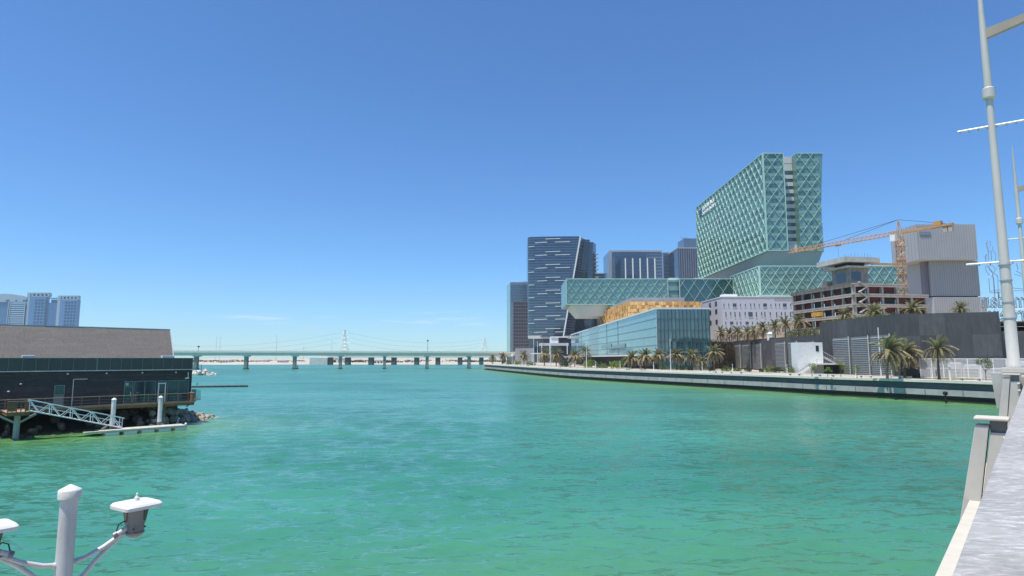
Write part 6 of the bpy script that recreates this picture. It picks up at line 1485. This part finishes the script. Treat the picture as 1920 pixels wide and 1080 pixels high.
def near_bridge():
    h = thing('near_bridge', 'pale bridge parapet with wide mottled metal coping running along the right edge', 'bridge', BP(5, -2, 6.2))
    ss = [s_of(1880, 0, 825), ]; st = ss[0]; step = 4.1; cuts = [st-step*2-.0] ; cuts = [st+step*k for k in range(-3, 34)]
    for a, b in zip(cuts[:-1], cuts[1:]): MB().obox(BP(a+.004, 0, ZC-.09), BU*(b-a-.010), -BN*.62, (0, 0, .09)).build('coping_slab', T['coping_metal'], h, bevel=.006)
    s0, s1 = cuts[0], cuts[-1]
    MB().obox(BP(s0, -.12, 6.2), BU*(s1-s0), -BN*.36, (0, 0, ZC-.09-6.2)).build('parapet_core', T['cream'], h)
    MB().obox(BP(s0, .50, 6.05), BU*(s1-s0), -BN*.6, (0, 0, .25)).build('outer_ledge', T['cream_light'], h); MB().obox(BP(s0, .52, 5.6), BU*(s1-s0), -BN*.3, (0, 0, .62)).build('ledge_lip', T['cream_light'], h)
    MB().obox(BP(s0, .2, 4.6), BU*(s1-s0), -BN*9, (0, 0, 1.4)).build('deck_girder', T['concrete'], h); MB().obox(BP(s0, -.5, 6.0), BU*(s1-s0), -BN*8.5, (0, 0, .2)).build('footway', T['paving'], h)
    for k in range(0, 3):
        s = cuts[0]+3+k*45; MB().obox(BP(s, -1, -2), BU*2, -BN*6, (0, 0, 6.6)).build('pier', T['concrete'], h)
    # slotted drain plates let into the coping
    for k in range(3, 9):
        s = cuts[k]-.75
        for i in range(7): MB().obox(BP(s+i*.06, -.20, ZC+.001), BU*.03, -BN*.16, (0, 0, .006)).build('slot', T['fin_dark'], h)
    return cuts
CUTS = near_bridge()
def fin(s, label, zt=7.26):
    f = thing('parapet_fin', label, 'bracket', BP(s, .45, 6.2), 'cream fins outside the parapet')
    # tapered blade: wide and leaning out at the foot
    def blade(sa, sb, ta, tb, o0, o1, to0, to1, z0, z1, name, mat):
        m = MB(); m.add([BP(sa, o0, z0), BP(sb, o0, z0), BP(sb, o1, z0), BP(sa, o1, z0), BP(ta, to0, z1), BP(tb, to0, z1), BP(tb, to1, z1), BP(ta, to1, z1)], [(3,2,1,0), (4,5,6,7), (0,1,5,4), (1,2,6,5), (2,3,7,6), (3,0,4,7)]); return m.build(name, mat, f, bevel=.008)
    blade(s, s+.30, s, s+.30, .47, .66, .25, .385, 5.8, zt-.06, 'outer_blade', T['cream'])
    blade(s+.025, s+.30, s+.025, s+.30, .15, .462, .07, .243, 5.8, zt-.14, 'inner_blade', T['cream'])
    MB().obox(BP(s+.05, .085, zt-.14), BU*.22, BN*.16, (0, 0, .135)).build('neck', T['fin_dark'], f)
    MB().obox(BP(s-.03, .055, zt), BU*.38, BN*.34, (0, 0, .035)).build('cap_plate', T['cream_light'], f, bevel=.012)
    MB().obox(BP(s+.0, -.16, zt-.06), BU*.30, BN*.20, (0, 0, .055)).build('tie_plate', T['cream_light'], f, bevel=.01)
    for dz in (0, -.16): MB().lathe([(.015, -.03), (.028, -.02), (.028, .02), (.015, .03)], 10, BP(s-.0, .10, zt-.20+dz), Euler((R(90), 0, R(40))).to_matrix()).build('bolt', T['cream_light'], f, True)
fin(7.25, 'nearest cream fin bracket with flat cap outside the coping')
fin(16.9, 'cream fin bracket beside the foot of the nearest lamp pole', 7.60)
def lamp(s, o, label, zb=7.78):
    q = BP(s, o, 0); h = thing('lamp_pole', label, 'lamp pole', BP(s, o, zb-.1), 'tall lamp poles along the bridge')
    def P(z): return (q.x, q.y, z)
    # scale heights from the survey of the nearest pole
    zc = Zc; 
    MB().lathe([(.16, zb), (.16, zb+.06), (.128, zb+.10), (.122, zb+1.6), (.108, zb+2.8), (.082, zc-.9), (.075, zc)], 20, (q.x, q.y, 0)).build('shaft', T['pole'], h, True)
    MB().lathe([(.11, zc-.02), (.145, zc+.02), (.145, zc+.26), (.10, zc+.30)], 20, (q.x, q.y, 0)).build('collar', T['pole'], h, True)
    MB().lathe([(.092, zc+.3), (.085, zc+1.2), (.072, zc+2.1), (.05, zc+3.0), (.03, zc+3.6), (.010, zc+4.1)], 16, (q.x, q.y, 0)).build('spire', T['pole'], h, True)
    for z in Zr: MB().lathe([(.120, z-.02), (.134, z-.015), (.134, z+.015), (.120, z+.02)], 18, (q.x, q.y, 0)).build('ring', T['grey_metal'], h, True)
    ar = Vector(AD)
    for z, l0, l1 in ((Zx[0], -.72, 1.6), (Zx[1], -.78, 1.9)):
        br = MB().tube(Vector(P(z))+ar*l0, Vector(P(z))+ar*l1, .028, n=8).build('cross_bar', T['white_metal'], h, True)
        for k in range(12): p = Vector(P(z-.035))+ar*(l0+.05+(l1-l0)*k/12); MB().lathe([(.012, -.03), (.02, 0), (.012, .02)], 6, p).build('lamp_bead', T['grey_metal'], br)
    m = MB(); z = Zx[2]; a = Vector(P(z)); 
    e = a+ar*2.6+Vector((0,0,.55)); up = Vector((0, 0, 1)); sdv = ar.cross(up)
    m.add([a+up*.13+sdv*.06, a-up*.13+sdv*.06, a-up*.13-sdv*.06, a+up*.13-sdv*.06, e+up*.05+sdv*.12, e-up*.05+sdv*.12, e-up*.05-sdv*.12, e+up*.05-sdv*.12], [(0,1,2,3), (7,6,5,4), (0,4,5,1), (1,5,6,2), (2,6,7,3), (3,7,4,0)])
    m.build('lamp_arm', T['arm_wood'], h); MB().obox(e-sdv*.16-up*.05, ar*.9, sdv*.32, up*.1).build('lamp_head', T['grey_metal'], h)
    # concrete pedestal outside the parapet
    MB().obox(BP(s-.25, o-.25, zb-.13), BU*.5, BN*.5, (0, 0, .12)).build('base_plate', T['cream_light'], h, bevel=.01); MB().prism([tuple(BP(s-.24, o-.2, 0).xy), tuple(BP(s+.24, o-.2, 0).xy), tuple(BP(s+.24, o+.4, 0).xy), tuple(BP(s-.24, o+.4, 0).xy)], zb-1.0, zb-.14, [tuple(BP(s-.30, o-.28, 0).xy), tuple(BP(s+.30, o-.28, 0).xy), tuple(BP(s+.30, o+.46, 0).xy), tuple(BP(s-.30, o+.46, 0).xy)]).build('pedestal', T['cream'], h)
    MB().obox(BP(s-.2, o-.5, zb-2.4), BU*.4, BN*.8, (0, 0, 1.42)).build('pedestal_foot', T['cream'], h)
    return q
T['pole'] = M('cream_pole', (.56, .54, .49), .45, .1, var=.10, scale=1.6, stretch=(1, 1, .25), stain=.35); T['arm_wood'] = M('brown_arm', (.33, .28, .22), .6, var=.15, scale=2)
LS = 17.6; YL = BP(LS, .17, 0).y
Zc = at(1857, 185, YL).z; Zr = [at(1890, py, YL).z for py in (497, 526, 567, 597)]; Zx = [at(1862, 236, YL).z, at(1881, 491, YL).z, at(1853, 66, YL).z]
AD = (.80, -.60, 0.)
lamp(LS, .17, 'nearest tall cream lamp pole with two cross bars at the right edge'); 
lamp(37.5, -.17, 'second lamp pole, thinner, at the extreme right edge')

# ------------------------------------------------------------------ lamp post on the quay below, lower left
def quay_lamp():
    Yp = 7.95; X = at(125, 1000, Yp).x; zt = at(132, 908, Yp).z
    structure(MB().box(-30, 6, -6, 14.5, -1, 1.5).build('quay', T['paving']))
    h = thing('double_lamp_post', 'grey twin armed lamp post with white capped lanterns in the lower left corner', 'lamp post', (X, Yp, 1.5)); r = .095
    MB().lathe([(r*1.8, 1.5), (r*1.8, 1.6), (r*1.1, 1.7), (r, zt-.15)], 24, (X, Yp, 0)).build('post', T['lamp_grey'], h, True)
    cp = MB().lathe([(r*1.05, zt-.17), (r*1.33, zt-.165), (r*1.33, zt-.07), (r*1.25, zt-.06), (.01, zt)], 24, (X, Yp, 0)).build('post_cap', T['cap_stone'], h, True)
    rx = at(256, 944, 8.55); lx = at(-22, 988, 7.4); zl = rx.z
    for k, q in enumerate((rx, lx)):
        d = Vector((q.x-X, q.y-Yp, 0)); Ld = d.length; d.normalize(); P = lambda s, z: Vector((X, Yp, 0))+d*s+Vector((0, 0, z))
        zj = at(133, 1058, Yp).z; zh = at(240, 990, 8.5).z; e = Ld-.12
        pts = [P(r*.6, zj), P(.22, zj+.03), P(.42, zj+.11), P(.62, zj+.23), P(e-.12, zh-.06), P(e+.03, zh+.01)]
        MB().path(pts, [.030, .030, .031, .033, .034, .036], 12).build('arm', T['lamp_grey'], h, True)
        pts = [P(r*.6, zj-.42), P(.20, zj-.20), P(.34, zj-.03), P(.48, zj+.10), P(.66, zj+.235)]
        MB().path(pts, [.030, .030, .029, .028, .024], 12).build('brace', T['lamp_grey'], h, True)
        c = P(Ld, zl); ln = MB().lathe([(.02, -.44), (.075, -.425), (.10, -.40), (.118, -.375), (.118, -.36), (.108, -.355), (.112, -.255), (.122, -.25), (.126, -.20), (.140, -.09), (.146, -.055)], 24, c).build('lantern', T['lantern_grey'], h, True)
        MB().lathe([(.158, -.062), (.165, -.058), (.165, -.02), (.158, -.015)], 24, c).build('gasket', T['black'], ln, True)
        lw = MB(); 
        for sg in (0, 2.1, 4.2):
            a0 = -2.1+sg; vs = []
            for a, zz, rr in ((a0-.33, -.07, .149), (a0+.33, -.07, .149), (a0+.17, -.21, .131), (a0-.17, -.21, .131)): vs.append(c+Vector((math.cos(a)*rr, math.sin(a)*rr, zz)))
            vs2 = [v+(v-c).normalized()*.004 for v in vs]; MB().add(vs2+[c+(v-c)*.9 for v in vs], [(0,1,2,3), (7,6,5,4), (0,4,5,1), (1,5,6,2), (2,6,7,3), (3,7,4,0)]).build('lamp_window', T['lamp_window'], ln)
        for sg in range(4):
            a0 = .4+sg*1.571; MB().lathe([(.004, -.012), (.011, -.008), (.011, .008), (.004, .012)], 8, c+Vector((math.cos(a0)*.118, math.sin(a0)*.118, -.31))).build('screw', T['dark_metal'], ln, True)
        MB().path([P(e-.13, zh-.065), P(e-.09, zh-.045)], .043, 12).build('clamp_ring', T['lantern_grey'], h, True)
        MB().path([P(r*.9, zj), P(r*.9+.03, zj+.004)], .042, 12).build('weld_collar', T['lamp_grey'], h, True)
        # square white hood with rounded corners
        hb = MB(); n = 28; ang = math.atan2(d.y, d.x)+R(8)
        def sq(rad, z):
            out = []
            for i in range(n):
                a = 2*math.pi*i/n; p_ = 7.; cx = math.copysign(abs(math.cos(a))**(2/p_), math.cos(a))*rad; sy = math.copysign(abs(math.sin(a))**(2/p_), math.sin(a))*rad
                out.append(c+Vector((cx*math.cos(ang)-sy*math.sin(ang), cx*math.sin(ang)+sy*math.cos(ang), z)))
            return out
        rings = [sq(.20, -.012), sq(.228, -.05), sq(.243, -.045), sq(.245, -.005), sq(.222, .022), sq(.05, .04)]
        vs = [v for rr in rings for v in rr]; hb.add(vs, [(i*n+j, i*n+(j+1) % n, (i+1)*n+(j+1) % n, (i+1)*n+j) for i in range(len(rings)-1) for j in range(n)]+[tuple(range(n))[::-1], tuple(range((len(rings)-1)*n, len(rings)*n))])
        hd = hb.build('hood', T['hood_white'], h, True)
        MB().lathe([(.035, .04), (.035, .06), (.026, .066), (.032, .075), (.012, .105), (.010, .118), (.014, .125), (.004, .145)], 14, c).build('finial', T['hood_white'], hd, True)
        MB().path([P(e-.10, zh-.01), P(e-.08, zh+.07), P(e-.02, zh+.10), P(e+.02, zh+.06)], .008, 6).build('cable', T['black'], h, True)
T['lamp_grey'] = M('grey_lamp_paint', (.54, .54, .54), .45, .05, var=.14, scale=6, stretch=(1, 1, .3), stain=.25); T['lantern_grey'] = M('lantern_grey', (.19, .20, .215), .45, .3, var=.10, scale=6); T['lamp_window'] = M('lamp_window', (.07, .065, .06), .25, var=.1)
T['hood_white'] = M('hood_white', (.68, .68, .67), .4, var=.05, scale=8, stain=.06); T['cap_stone'] = M('cap_paint', (.62, .60, .56), .6, var=.15, scale=14, stain=.5)
quay_lamp()

# ------------------------------------------------------------------ air
def haze():
    m = bpy.data.materials.new('haze_air'); m.use_nodes = True; nt = m.node_tree; nt.nodes.clear(); o = nt.nodes.new('ShaderNodeOutputMaterial'); v = nt.nodes.new('ShaderNodeVolumePrincipled')
    v.inputs['Color'].default_value = (.86, .95, 1.0, 1); v.inputs['Density'].default_value = HAZE; v.inputs['Anisotropy'].default_value = .2
    nt.links.new(v.outputs[0], o.inputs['Volume'])
    b = MB().box(-2750, 2750, -2750, 2750, -3, 150).build('haze', m); tag(b, kind='stuff'); b['label'] = 'thin pale blue haze over the water and city'
HAZE = .00009
haze()
